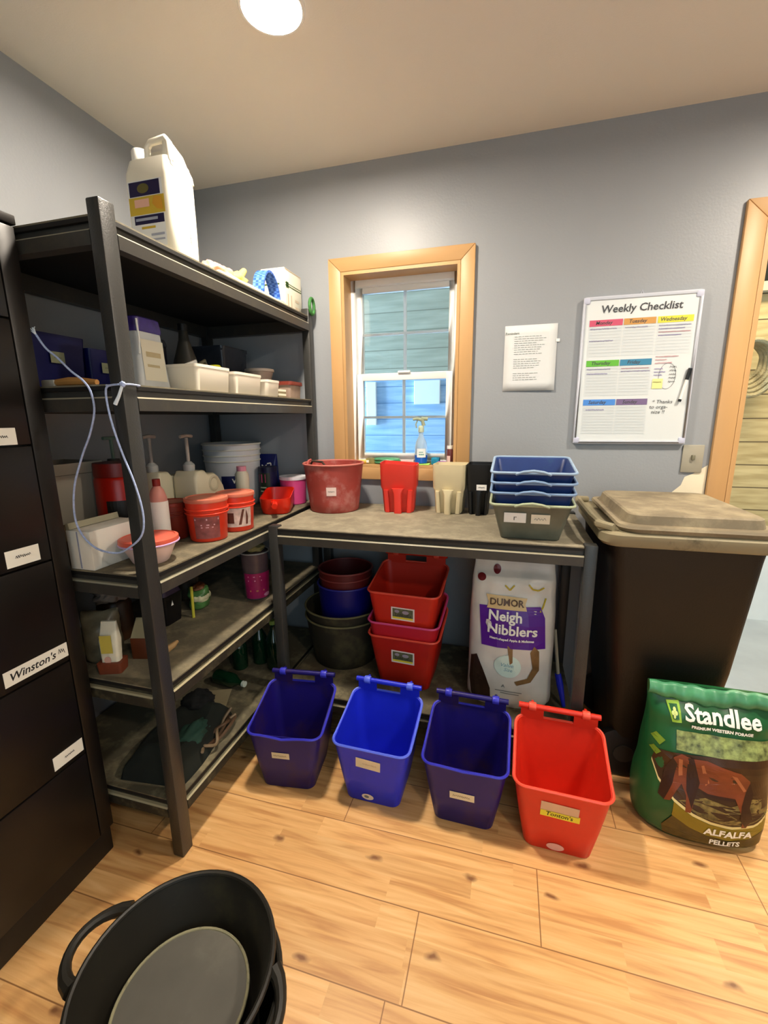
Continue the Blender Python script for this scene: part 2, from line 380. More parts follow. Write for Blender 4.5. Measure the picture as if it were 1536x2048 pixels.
struct(MB().box(-2.6, 1.7, 1.25, 1.33, -0.02, 1.62).build('wall_blue_boards', m_bluelit, smooth=False))  # blue here is daylight carried by the board colour
struct(MB().box(-2.6, 1.7, 1.25, 1.33, 1.62, 2.75).build('wall_grey_boards', plank_mat('grey_green_boards', 'a3a088', 'bfbba2', '88866f', 0.13), smooth=False))
struct(MB().box(1.62, 1.7, 1.25, 1.5, -0.02, 2.75).build('wall_aisle_post', m_stall, smooth=False))
struct(MB().box(5.6, 5.7, 0.14, 1.5, -0.02, 2.75).build('wall_aisle_end', m_stall, smooth=False))
al = bpy.data.lights.new('aisle_lamp', 'AREA'); al.shape = 'RECTANGLE'; al.size = 0.9; al.size_y = 0.25; al.energy = 34; al.color = (1, 0.86, 0.62)
alo = bpy.data.objects.new('aisle_lamp', al); COL.objects.link(alo); alo.location = (3.3, 0.65, 2.7)
# pale hatch boards seen through the window
for i, (x0, x1, z0, z1) in enumerate([(0.46, 0.535, 1.28, 1.60), (0.83, 1.02, 1.43, 1.60)]):
    tag(MB().box(x0, x1, 1.225, 1.249, z0, z1).build('hatch_panel', M('white_hatch', 'f4f6f8', 0.5), smooth=False, bevel=0.003),
        ['tall white panel on the blue boards seen through the lower left pane', 'square white panel on the blue boards seen through the lower right pane'][i], 'panel')

# ---- casing and window
def casing(name, x0, x1, z0, z1, wd, t, sill):
    root = bpy.data.objects.new(name, None); COL.objects.link(root); struct(root)
    def piece(nm, quad, mat):
        mb = MB(); n = len(quad)
        mb.add([(x, -t, z) for x, z in quad]+[(x, -0.0005, z) for x, z in quad], [tuple(range(n))]+[tuple(range(2*n-1, n-1, -1))]+[(i, n+i, n+(i+1) % n, (i+1) % n) for i in range(n)])
        mb.build(nm, mat, root, bevel=0.004, seg=2)
    piece('head_casing', [(x0-wd, z1+wd), (x1+wd, z1+wd), (x1, z1), (x0, z1)], m_trimh)
    b0 = z0-wd if sill else z0
    piece('side_casing', [(x0-wd, b0), (x0, z0), (x0, z1), (x0-wd, z1+wd)], m_trim)
    piece('side_casing', [(x1+wd, b0), (x1, z0), (x1, z1), (x1+wd, z1+wd)], m_trim)
    if sill: piece('bottom_casing', [(x0-wd, b0), (x1+wd, b0), (x1, z0), (x0, z0)], m_trimh)
    return root
wc = casing('trim_1', WX0, WX1, WZ0, WZ1, 0.060, 0.020, True)
jb = MB(); e = 0.0005
jb.box(WX0+e, WX0+0.014, -0.018, 0.13, WZ0+e, WZ1-e); jb.box(WX1-0.014, WX1-e, -0.018, 0.13, WZ0+e, WZ1-e)
jb.box(WX0+0.014, WX1-0.014, -0.018, 0.13, WZ0+e, WZ0+0.012); jb.box(WX0+0.014, WX1-0.014, -0.018, 0.13, WZ1-0.014, WZ1-e)
jb.build('jamb_lining', m_trim, wc, smooth=False)
win = bpy.data.objects.new('window_1', None); COL.objects.link(win); struct(win)
fx0, fx1, fz0, fz1 = WX0+0.014, WX1-0.014, WZ0+0.012, WZ1-0.014
mb = MB(); fw_ = 0.022
mb.box(fx0, fx0+fw_, 0.075, 0.13, fz0, fz1); mb.box(fx1-fw_, fx1, 0.075, 0.13, fz0, fz1)
mb.box(fx0+fw_, fx1-fw_, 0.075, 0.13, fz0, fz0+0.018); mb.box(fx0+fw_, fx1-fw_, 0.075, 0.13, fz1-0.028, fz1)
mb.build('window_frame', m_vinyl, win, bevel=0.002)
def sash(nm, x0, x1, z0, z1, y0, y1, rail, stile):
    mb = MB(); mb.box(x0, x0+stile, y0, y1, z0, z1); mb.box(x1-stile, x1, y0, y1, z0, z1)
    mb.box(x0+stile, x1-stile, y0, y1, z0, z0+rail); mb.box(x0+stile, x1-stile, y0, y1, z1-rail, z1)
    s_ = mb.build(nm, m_vinyl, win, bevel=0.002)
    g = MB(); ym = (y0+y1)/2; xm = (x0+x1)/2; zm = (z0+z1)/2
    g.box(xm-0.007, xm+0.007, ym-0.004, ym+0.004, z0+rail, z1-rail); g.box(x0+stile, xm-0.007, ym-0.004, ym+0.004, zm-0.006, zm+0.006); g.box(xm+0.007, x1-stile, ym-0.004, ym+0.004, zm-0.006, zm+0.006)
    g.build('window_grille', m_vinyl, s_, smooth=False)
    MB().box(x0+stile-0.002, x1-stile+0.002, ym-0.009, ym-0.006, z0+rail-0.002, z1-rail+0.002).build('glass_pane', M('window_glass', 'f4fbff', 0.02, trans=1.0, ior=1.45), s_, smooth=False)
    return s_
zmid = 1.530
sash('upper_sash', fx0+fw_, fx1-fw_, zmid-0.012, fz1-0.028, 0.104, 0.126, 0.026, 0.026)
ls = sash('lower_sash', fx0+fw_, fx1-fw_, fz0+0.018, zmid+0.016, 0.078, 0.102, 0.032, 0.030)
MB().box(0.99, 1.05, 0.068, 0.084, zmid+0.016, zmid+0.026).build('sash_lock', m_vinyl, ls, bevel=0.002)
# door opening
dc = casing('trim_2', DX0, DX1, 0.0, DZ, 0.068, 0.020, False)
jd = MB(); jd.box(DX0+e, DX0+0.018, -0.018, 0.14, 0.001, DZ-e); jd.box(DX1-0.018, DX1-e, -0.018, 0.14, 0.001, DZ-e); jd.box(DX0+0.018, DX1-0.018, -0.018, 0.14, DZ-0.018, DZ-e)
jd.build('jamb_lining', m_trim, dc, smooth=False)

# ------------------------------------------------------------------ ceiling lights
m_lens = M('lamp_lens', 'fff1de', 0.5, emit=LAMP_STRENGTH)
m_lens2 = M('lamp_lens_dim', 'fff1de', 0.5, emit=LAMP_STRENGTH*0.6)
def ceiling_light(x, y, label, lens=None):
    t = thing('ceiling_light', label, 'ceiling light', (x, y, ZC-0.0005))
    mb = MB(); mb.lathe([(0.089, 0), (0.089, -0.012), (0.086, -0.015), (0.080, -0.015), (0.0775, -0.012), (0.0775, 0)], n=40, cap0=False, cap1=False); mb.build('trim_ring', M('white_ring', 'f4f2ec', 0.5), t)
    mb = MB(); mb.lathe([(0.077, -0.001), (0.077, -0.008), (0.04, -0.010), (0.002, -0.010)], n=32); mb.build('lens', lens or m_lens, t)
    return t
ceiling_light(0.855, -0.775, 'round glowing ceiling light above the shelf aisle')
for x, y, l in ((2.75, -0.85, 'round ceiling light near the doorway end of the room'), (2.75, -2.75, 'round ceiling light behind the camera at right')):
    ceiling_light(x, y, l, m_lens2 if y < -2 else None)

# ------------------------------------------------------------------ shelving unit and work bench
m_undershade = M('black_board_underside', '100f0e', 0.7)  # shade beneath the shelves, painted as a near-black underside
m_topb = M('black_top_board', '6e6856', 0.7, dust='8a836c', dthr=0.5, ds=10)
def rack(root, x0, x1, y0, y1, levels, top, px, py, boards, beammats, long_axis):
    xs = [(x0, x0+px), (x1-px, x1)]; ys = [(y0, y0+py), (y1-py, y1)]
    for a, b in xs:
        for c, d in ys:
            p = MB(); p.box(a, b, c, d, 0, top); p.build('upright', m_steel, root, bevel=0.004)
    for z, bm_, be in zip(levels, boards, beammats):
        bo = MB(); g = 0.004
        # board notched round the posts
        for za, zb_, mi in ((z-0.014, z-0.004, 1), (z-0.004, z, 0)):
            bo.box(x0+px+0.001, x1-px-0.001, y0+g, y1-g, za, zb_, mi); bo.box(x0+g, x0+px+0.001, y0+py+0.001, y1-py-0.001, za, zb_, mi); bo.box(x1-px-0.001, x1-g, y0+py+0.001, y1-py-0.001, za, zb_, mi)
        b = bo.build('shelf_board', [bm_, m_undershade], root, smooth=False)
        def prof(inner, outer, zz):
            return [(inner, zz-0.0145), (inner, zz-0.065), (outer, zz-0.065), (outer, zz-0.034), (outer+(inner-outer)*0.12, zz-0.030), (outer+(inner-outer)*0.42, zz-0.030), (outer+(inner-outer)*0.42, zz-0.0145)]
        for inn, out in ((x0+0.03, x0), (x1-0.03, x1)):
            q = prof(inn, out, z); mb = MB(); mb.loft([[(x, y0+py, zz) for x, zz in q], [(x, y1-py, zz) for x, zz in q]]); mb.build('beam', be, b, smooth=False)
        for inn, out in ((y0+0.03, y0), (y1-0.03, y1)):
            q = prof(inn, out, z); mb = MB(); mb.loft([[(x0+px, y, zz) for y, zz in q], [(x1-px, y, zz) for y, zz in q]]); mb.build('beam', be, b, smooth=False)
m_dbeam = M('dusty_black_beam', '2e2a20', 0.6, dust='5c563f', dthr=0.5, ds=24)
dust_and_highlight(m_dbeam, 'aaa080', 0.5)
m_bdark = M('dark_shelf_board', '2c2922', 0.8, var=0.3, vs=3, dust='6f6850', dthr=0.52, ds=4)
m_bedge = M('dusty_shelf_board_light', '5f5845', 0.8, var=0.25, vs=4, dust='8f8566', dthr=0.48, ds=12)
LV = [0.205, 0.585, 0.925, 1.425, 1.800]
sh = thing('shelving_unit', 'tall black steel shelving unit with five loaded shelves against the left wall', 'shelving unit', (0, 0, 0))
rack(sh, 0.015, 0.603, -1.173, -0.030, LV, 1.832, 0.037, 0.045, [m_bedge, m_board, m_board, m_topb, m_topb], [m_dbeam, m_dbeam, m_beam, m_beam, m_beam], 'y')
tb = thing('work_bench', 'low black steel bench with dusty grey top under the window', 'bench', (0, 0, 0))
rack(tb, 0.625, 1.812, -0.587, -0.024, [0.210, 0.920], 0.927, 0.040, 0.040, [m_bedge, m_top], [m_dbeam, m_beam], 'x')

# ------------------------------------------------------------------ black cabinet with compartments
cb = thing('cabinet', 'tall black cabinet with labelled flip doors at the left edge', 'cabinet', (0, 0, 0))
mb = MB(); mb.box(0.004, 0.352, -2.05, -1.192, 0.085, 1.79); mb.build('body', m_cab, cb, bevel=0.003)
mb = MB(); mb.box(0.004, 0.37, -2.06, -1.188, 1.79, 1.812); mb.build('top_panel', m_cab, cb, bevel=0.003)
mb = MB(); mb.box(0.03, 0.362, -2.04, -1.200, 0.001, 0.085); mb.build('plinth', M('plinth_black', '15120e', 0.5), cb, bevel=0.004)
seams = [0.088, 0.388, 0.685, 0.978, 1.279, 1.575, 1.786]
yl, yr_ = -1.95, -1.242
door = {}
for i in range(6):
    z0, z1 = seams[i]+0.002, seams[i+1]-0.002
    mb = MB(); mb.box(0.3525, 0.370, yl, yr_, z0, z1)
    d_ = mb.build('door', m_cab, cb, bevel=0.0025); door[i] = d_
mb = MB(); mb.box(0.3525, 0.368, yr_+0.004, -1.193, 0.088, 1.786); mb.build('stile', m_cab, cb, bevel=0.003)
m_card = M('label_card', 'f0eee2', 0.6)
def card(di, y0, y1, zc, h, shapes, tilt=0):
    sticker(door[di], 'label_card', y1-y0, h, (0.3703, (y0+y1)/2, zc), SIDE, m_card, shapes, m_ink, tilt)
card(4, -1.355, -1.275, 1.302, 0.040, [txt('...', 0.001), scribble(-0.012, 0.02, 0, 0.008, 0.0012, seed=2)])
card(3, -1.350, -1.270, 1.010, 0.042, [scribble(-0.018, 0.018, 0.002, 0.008, 0.0012, seed=5)])
card(2, -1.405, -1.243, 0.722, 0.040, [txt("Winston's", 0.0285, -0.012, 0, shear=0.25, fat=0.0004), scribble(0.055, 0.072, 0.002, 0.018, 0.0014, seed=8, n=3)])
card(1, -1.333, -1.247, 0.423, 0.040, [scribble(-0.012, 0.016, 0, 0.007, 0.0012, seed=11)])

# ------------------------------------------------------------------ feeders (over-rail buckets)
def feeder(name, label, loc, rz, body, rim, group=None, lip=0.0, sc=1.0, wid=1.0, tag_fn=None, hook=True):
    t = thing(name, label, 'feeder', loc, rz, group)
    H = 0.235
    def zf(x, y, z):
        k = z/H; s_ = min(1, max(0, (y/sc+0.126)/0.252))
        return (z + max(0, k-0.45)/0.55*(0.058*sc*s_**1.5) - (lip*max(0, 1-abs(x)/0.08/sc)**1.2 if (k > 0.9 and y < -0.09*sc) else 0))*1.0
    secs = [(0.0, 0.092, 0.097, 0.03), (0.004, 0.099, 0.102, 0.03), (0.10, 0.116, 0.112, 0.032), (0.19, 0.130, 0.121, 0.034), (0.225, 0.135, 0.125, 0.035), (0.235, 0.136, 0.126, 0.035)]
    secs = [(z*sc, a*sc*wid, b*sc, r*sc) for z, a, b, r in secs]
    H *= sc
    mb = MB(); tub(mb, secs, 0.0035, n=5, zf=zf); o = mb.build('bucket_body', body, t, ang=50)
    rg = rr(0.1385*sc*wid, 0.1285*sc, 0.036*sc, z=0.2365*sc, n=6, zf=lambda x, y, z: zf(x, y, H)+0.0005)
    # densify front edge for the lip
    out = []
    for i, p in enumerate(rg):
        q = rg[(i+1) % len(rg)]; out.append(p)
        if (Vector(p)-Vector(q)).length > 0.06*sc:
            for k in range(1, 10):
                m_ = Vector(p).lerp(Vector(q), k/10); out.append((m_.x, m_.y, zf(m_.x, m_.y, H)+0.0005))
    mb = MB(); mb.tube(out, 0.0045*sc, 6, closed=True); mb.build('rim', rim, t)
    if hook:
        zb = 0.289*sc; yb = 0.126*sc; hw = 0.122*sc*wid
        mb = MB(); mb.box(-hw, -0.048*sc, yb-0.004, yb+0.002, zb-0.004, zb+0.040*sc); mb.box(0.048*sc, hw, yb-0.004, yb+0.002, zb-0.004, zb+0.040*sc)
        mb.box(-0.048*sc, 0.048*sc, yb-0.004, yb+0.002, zb-0.004, zb+0.003*sc)
        mb.tube([(-hw-0.008*sc, yb, zb+0.043*sc), (hw+0.008*sc, yb, zb+0.043*sc)], 0.0095*sc, 12)
        mb.build('handle_back', body, t, ang=40)
        for x in (-0.085, 0.085):
            mb = MB(); mb.tube([(x*sc*wid-0.012*sc, yb, zb+0.043*sc), (x*sc*wid+0.012*sc, yb, zb+0.043*sc)], 0.0145*sc, 14)
            mb.build('hook_collar', rim, t, bevel=0.002)
            mb = MB(); mb.tube([(x*sc*wid, yb+0.004, zb+0.050*sc), (x*sc*wid, yb+0.022*sc, zb+0.046*sc), (x*sc*wid, yb+0.030*sc, zb+0.018*sc), (x*sc*wid, yb+0.028*sc, zb-0.012*sc)], 0.006*sc, 8); mb.build('hook', body, t)
    fr = frame((0, -0.1322*sc, 0.10*sc), (1, 0, 0), (0, -0.1395, 1))
    if tag_fn: tag_fn(t, o, sc)
    return t
def fl(o, sc, w_, h, cx, zc, mat, shapes, ink=m_ink, tilt=0, nm='label'):
    k = zc/sc; y = -(0.1020+0.101*k)*sc-0.0012
    return sticker(o, nm, w_, h, (cx, y, zc), ((1, 0, 0), (0, -0.101, 1)), mat, shapes, ink, tilt)
m_navy = M('dull_violet_blue_plastic', '180e66', 0.42, dust='34203e', dthr=0.50, ds=7, var=0.15)
m_navyr = M('blue_rim_plastic', '3434b8', 0.38)
m_blue = M('bright_blue_plastic', '1c2ccc', 0.38, var=0.1)
m_bluer = M('light_blue_rim', '5a6ee8', 0.35)
m_red = M('bright_red_plastic', 'd8301c', 0.4, var=0.06)
m_redr = M('red_rim_plastic', 'ee5540', 0.38)
m_dred = M('deep_red_plastic', 'b81e10', 0.42, var=0.12)
def f1(t, o, sc): fl(o, sc, 0.066, 0.026, -0.012, 0.150, m_tape, [scribble(-0.027, 0.022, 0, 0.009, 0.0012, seed=3)], M('faded_ink', '8a7a58', 0.8))
def f2(t, o, sc):
    fl(o, sc, 0.088, 0.040, -0.004, 0.175, m_tape, [scribble(-0.02, 0.03, 0, 0.008, 0.001, seed=4)], M('faded_ink2', 'b89f7c', 0.8), tilt=-0.06)
    s = fl(o, sc, 0.002, 0.002, 0.0, 0.030, m_tape, None)
    bpy.data.objects.remove(s)
    decal(o, 'oval_maker_label', [ell(0, 0, 0.022, 0.013, 0), ell(-0.004, 0.001, 0.009, 0.006, 1)], lambda x, y, d=0: Vector((x-0.012, -0.1048-(y)*0.10-0.0012-d, y+0.028)), [M('white_sticker', 'd8ccbc', 0.5), m_inkg])
def f3(t, o, sc): fl(o, sc, 0.080, 0.028, -0.002, 0.125, m_tape, [scribble(-0.030, 0.026, 0, 0.010, 0.0012, seed=6)], M('faded_ink', '8a7a58', 0.8))
def f4(t, o, sc):
    p = fl(o, sc, 0.108, 0.034, -0.004, 0.180, M('worn_pinkish_tape', 'dcb490', 0.7, var=0.1), None, tilt=-0.03)
    fl(o, sc, 0.112, 0.024, -0.002, 0.154, M('yellow_tape', 'ecd93a', 0.6), [txt("Tonton's", 0.0215, -0.002, 0, fat=0.0002, shear=0.1)], tilt=-0.02)
    decal(o, 'oval_maker_label', [ell(0, 0, 0.026, 0.014, 0)], lambda x, y, d=0: Vector((x-0.006, -0.1065-(y)*0.10-0.0012-d, y+0.024)), [M('pale_pink_sticker', 'e0a898', 0.5)])
feeder('rail_feeder', 'dull violet-blue rail feeder standing leftmost on the floor before the bench', (0.778, -0.745, 0), 0.12, m_navy, m_navyr, 'rail feeders in a row on the floor', lip=0.010, tag_fn=f1)
feeder('rail_feeder', 'bright royal blue rail feeder with torn tape label and oval sticker', (1.112, -0.728, 0), -0.02, m_blue, m_bluer, 'rail feeders in a row on the floor', tag_fn=f2)
feeder('rail_feeder', 'dirty violet-blue rail feeder next to the red feeder on the floor', (1.430, -0.730, 0), -0.02, m_navy, m_navyr, 'rail feeders in a row on the floor', lip=0.005, tag_fn=f3)
feeder('rail_feeder', 'bright red rail feeder with yellow name tape on the floor', (1.726, -0.748, 0), -0.03, m_red, m_redr, 'rail feeders in a row on the floor', tag_fn=f4, sc=1.02)
def fs_(seed):
    def f(t, o, sc):
        p = fl(o, sc, 0.098, 0.058, 0.004, 0.150, M('picture_label_white', 'f4e6e0', 0.6), [rect(-0.043, 0.043, -0.014, 0.024, 0), rect(-0.043, 0.043, -0.022, -0.014, 1), txt("Tonton's", 0.020, 0, -0.004, 2), ell(0.012, 0.010, 0.014, 0.008, 3), ell(-0.024, 0.012, 0.010, 0.007, 3)],
           [M('label_olive', '6a6a4a', 0.6, var=0.4, vs=80), M('yellow_tape', 'ecd93a', 0.6), m_ink, M('label_grey', 'a89aa8', 0.6)], nm='picture_label', tilt=-0.02)
        [c for c in p.children][0].name = 'picture_print'
    return f
for z, lab, bm_, rm_, hk, sd in ((0.212, 'bottom red feeder of the nested stack under the bench, with picture label', m_dred, m_redr, False, 1), (0.272, 'pink-rimmed red feeder in the middle of the nested stack under the bench', M('pinkish_red_plastic', 'c01c28', 0.42), M('pink_rim_plastic', 'e0508c', 0.4), False, 2), (0.405, 'top red feeder of the stack under the bench, yellow picture label', M('mid_red_plastic', 'cc2a16', 0.4, var=0.06), m_redr, True, 3)):
    feeder('rail_feeder', lab, (1.138, -0.340, z), -0.04, bm_, rm_, 'red feeders nested under the bench', sc=1.0, wid=1.09, tag_fn=(fs_(sd) if sd != 2 else None), hook=hk)

# ------------------------------------------------------------------ generic containers
def bucket(name, label, cat, loc, r0, r1, h, mat, rim=None, t=0.003, group=None, rz=0, n=44, ribs=0, body='bucket_body', fill=None):
    th = thing(name, label, cat, loc, rz, group)
    prof = [(r0-0.004, 0), (r0, 0.004)]
    for i in range(1, 6): prof.append((r0+(r1-r0)*i/5, h*i/5))
    mb = MB(); lathe_tub(mb, prof, t, 0.006, n); mb.build(body, mat, th, ang=50)
    if rim:
        mb = MB(); ring(mb, r1+0.001, 0.0045, h, n)
        for k in range(ribs): ring(mb, r0+(r1-r0)*(1-(k+1)*0.09)+0.001, 0.0035, h*(1-(k+1)*0.09), n)
        mb.build('rim', rim, th)
    return th
def wrap(parent, name, r0, r1, h, a0, a1, z0, z1, mats, shapes=None, nm2='lettering', ink=None):
    """paper label round a tapered wall, angles measured from -Y towards +X"""
    R = lambda z: r0+(r1-r0)*z/h
    am = (a0+a1)/2; zm = (z0+z1)/2; rm = R(zm)
    def fn(x, y, d=0):
        a = am+x/rm; z = zm+y; rr_ = R(z)+0.0008+d
        return Vector((rr_*math.sin(a), -rr_*math.cos(a), z))
    ww = (a1-a0)*rm/2
    o = decal(parent, name, [rectg(-ww, ww, -(z1-z0)/2, (z1-z0)/2, 0, 16, 2)], fn, mats)
    if shapes: decal(o, nm2, shapes, lambda x, y, d=0: fn(x, y, d+0.0006), ink, cuts=1)
    return o

# ------------------------------------------------------------------ on the bench
Zb = 0.9205
m_brick = M('faded_brick_red_plastic', 'a04038', 0.55, dust='b8807a', dthr=0.50, ds=9, var=0.2)
t = bucket('feed_bucket', 'faded brick red bucket at the left end of the bench top', 'bucket', (0.748, -0.188, Zb), 0.112, 0.136, 0.215, m_brick, M('faded_red_rim', 'b86a60', 0.55), ribs=0)
mb = MB(); mb.tube([(-0.13, 0, 0.205), (-0.128, 0.01, 0.222), (-0.12, 0.02, 0.226)], 0.006, 8); mb.build('handle_lug', m_brick, t)
mb = MB(); mb.tube([(0.02, -0.125, 0.205), (0.0, -0.128, 0.232), (-0.05, -0.118, 0.234), (-0.072, -0.105, 0.205)], 0.005, 8); mb.build('rope_handle', M('dark_rope', '3a2a20', 0.8), t)
wrap(t, 'paper_label', 0.112, 0.136, 0.215, 0.10, 0.45, 0.082, 0.120, M('pinkish_paper', 'e6cfc8', 0.7), [scribble(-0.014, 0.014, 0, 0.008, 0.001, seed=21)], ink=m_inkg)

def scoop(name, label, loc, hw, h, mat, rz=0, tagged=False, slant=0.0):
    t = thing(name, label, 'feed scoop', loc, rz, 'feed scoops standing on the bench')
    zf = lambda x, y, z: z-(slant*(x/hw*0.5+0.5) if z > h*0.9 else 0)
    mb = MB(); tub(mb, [(0.0, hw*0.78, 0.045, 0.015), (0.004, hw*0.82, 0.048, 0.015), (h*0.45, hw*0.90, 0.054, 0.018), (h*0.52, hw*0.97, 0.060, 0.018), (h, hw, 0.068, 0.02)], 0.0025, n=4, zf=zf)
    mb.build('scoop_bowl', mat, t, ang=45)
    mb = MB(); mb.loft([rr(hw*0.20, 0.012, 0.008, cy=-0.066, z=0.0), rr(hw*0.22, 0.014, 0.008, cy=-0.069, z=h*0.40), rr(hw*0.34, 0.010, 0.008, cy=-0.070, z=h*0.50)]); mb.build('handle', mat, t, ang=45)
    for sx in (-1, 1):
        mb = MB(); mb.loft([rr(hw*0.13, 0.007, 0.005, cx=sx*hw*0.58, cy=-0.052, z=0.001), rr(hw*0.13, 0.007, 0.005, cx=sx*hw*0.66, cy=-0.060, z=h*0.46)]); mb.build('rib', mat, t, ang=45)
    if tagged: sticker(t, 'paper_label', 0.042, 0.024, (0.012, -0.0725, h*0.56), FRONT, m_paper, [scribble(-0.013, 0.013, 0, 0.007, 0.001, seed=9)], m_ink)
    return t
scoop('feed_scoop', 'red plastic feed scoop standing below the window', (1.052, -0.150, Zb), 0.082, 0.222, M('coral_red_plastic', 'd8382c', 0.42, var=0.08), rz=0.10, slant=0.01)
scoop('feed_scoop', 'cream translucent feed scoop standing between the red and black scoops', (1.278, -0.120, Zb), 0.072, 0.215, M('cream_plastic', 'd8caa4', 0.45, var=0.06), rz=-0.05)
scoop('feed_scoop', 'black feed scoop with white label beside the basket stack', (1.405, -0.115, Zb), 0.052, 0.218, M('black_plastic', '17191c', 0.4), rz=0.0, tagged=True)
m_bbl = M('dark_blue_basket', '14316c', 0.45, var=0.15, vs=12, dust='2c5470', dthr=0.6, ds=10)
m_bblr = M('blue_basket_rim', '7c98bc', 0.45)
m_clr = M('cloudy_clear_bin', '72776a', 0.35, var=0.25, vs=14, trans=0.25)
m_clrr = M('pale_green_bin_rim', 'a8b294', 0.4)
def basket(label, z, body, rim, lab=False, dx=0, rz=0):
    t = thing('storage_basket', label, 'storage bin', (1.603+dx, -0.428, z), rz, 'stacked bins at the right end of the bench')
    zf = lambda x, y, zz: zz+(0.030*min(1, max(0, (y+0.14)/0.28)) if zz > 0.1 else 0)
    mb = MB(); tub(mb, [(0, 0.092, 0.100, 0.015), (0.004, 0.097, 0.105, 0.015), (0.06, 0.112, 0.118, 0.018), (0.118, 0.128, 0.132, 0.02), (0.124, 0.133, 0.137, 0.02)], 0.003, n=4, zf=zf, floor=0.005); o = mb.build('bin_body', body, t, ang=45)
    pts = rr(0.1345, 0.1385, 0.022, z=0.1245, n=5, zf=lambda x, y, zz: zf(x, y, zz))
    mb = MB(); mb.tube(pts, 0.0048, 8, closed=True); mb.build('rim', rim, t)
    mb = MB(); mb.tube([(-0.055, -0.139, 0.121), (-0.03, -0.147, 0.130), (0, -0.150, 0.134), (0.03, -0.147, 0.130), (0.055, -0.139, 0.121)], 0.0048, 8); mb.build('handle_lip', rim, t)
    if lab:
        ax = ((1, 0, 0), (0, -0.235, 1))
        sticker(t, 'paper_label', 0.072, 0.036, (-0.052, -0.1260, 0.080), ax, m_paper, [txt('r', 0.03, 0.0, 0)], m_inkg)
        sticker(t, 'paper_label', 0.060, 0.034, (0.030, -0.1258, 0.078), ax, M('cream_paper', 'e6e0cc', 0.7), [scribble(-0.02, 0.018, 0, 0.014, 0.0012, seed=31)], m_inkg)
    return t
basket('cloudy grey-green bin at the bottom of the blue basket stack, two white labels', Zb, m_clr, m_clrr, True)
basket('lowest dark blue basket, resting in the cloudy bin', Zb+0.040, m_bbl, m_bblr)
basket('middle dark blue basket of the three nested on the bench', Zb+0.074, m_bbl, m_bblr, rz=0.01)
basket('topmost dark blue basket, its empty inside in view', Zb+0.108, m_bbl, M('pale_blue_rim', '92aac4', 0.45), rz=-0.01)

# ------------------------------------------------------------------ things on the back wall
m_alu = M('pale_aluminium', 'c4c9d4', 0.35)
wbT = thing('whiteboard', 'white weekly checklist board with coloured day headings on the wall', 'whiteboard', (1.994, 0, 1.5095))
HW, HH = 0.2105, 0.2885
MB().box(-HW+0.008, HW-0.008, -0.016, -0.004, -HH+0.008, HH-0.008).build('writing_surface', M('white_board_surface', 'd9dede', 0.25), wbT, smooth=False)
mb = MB()
for a in ((-HW, -HW+0.012, -HH, HH), (HW-0.012, HW, -HH, HH)): mb.box(a[0], a[1], -0.020, -0.001, a[2], a[3])
for a in ((-HW+0.012, HW-0.012, -HH, -HH+0.012), (-HW+0.012, HW-0.012, HH-0.012, HH)): mb.box(a[0], a[1], -0.020, -0.001, a[2], a[3])
mb.build('frame', m_alu, wbT, bevel=0.0025)
for sx in (-1, 1):
    for sz in (-1, 1):
        MB().box(min(sx*HW, sx*(HW-0.026)), max(sx*HW, sx*(HW-0.026)), -0.0215, -0.0005, min(sz*HH, sz*(HH-0.026)), max(sz*HH, sz*(HH-0.026))).build('corner_cap', M('lilac_grey_cap', 'c2c6da', 0.5), wbT, bevel=0.006)
mb = MB(); mb.tube([(-0.005, -0.004, HH-0.002), (0.002, -0.004, HH+0.018), (0.010, -0.004, HH-0.002)], 0.0015, 6); mb.build('hanging_hook', m_alu, wbT)
fr = frame((0, -0.0162, 0), (1, 0, 0), (0, 0, 1))
days = [('Monday', -0.182, -0.060, 0.202, 'c85470'), ('Tuesday', -0.056, 0.058, 0.202, 'c8944e'), ('Wednesday', 0.064, 0.186, 0.202, 'd8d440'),
        ('Thursday', -0.182, -0.060, 0.047, '62b43c'), ('Friday', -0.056, 0.058, 0.047, '3c84a8'),
        ('Saturday', -0.182, -0.060, -0.108, '4c8cdc'), ('Sunday', -0.056, 0.058, -0.108, '77648c')]
sh_ = []
mats_ = [M('marker_black', '4a4c50', 0.8), M('sheet_line', 'b4babd', 0.8), M('marker_purple', '8a80b8', 0.8), M('marker_red', 'c88a94', 0.8), M('yellow_highlight', 'e6e69a', 0.8), M('sheet_white', 'cfd6d8', 0.6)]
mats_ += [M('heading_'+d[0].lower(), d[4], 0.6) for d in days]
for i, (n_, x0, x1, zt, c_) in enumerate(days):
    z0 = zt-0.140
    decal(wbT, 'day_sheet', [rect(x0, x1, z0, zt, 0)], lambda x, y, d=0: fr(x, y, 0.0005), mats_[5])
    s2 = [rect(x0, x1, zt-0.024, zt, 0), txt(n_, 0.019, (x0+x1)/2-0.008, zt-0.012, 1, shear=0.2, fat=0.0003)]
    for k in range(9): s2.append(rect(x0+0.004, x1-0.004, zt-0.034-k*0.0115, zt-0.0333-k*0.0115, 2))
    hd = decal(wbT, 'day_heading', s2, lambda x, y, d=0: fr(x, y, 0.0007+d), [mats_[6+i], mats_[0], mats_[1]])
wr = []
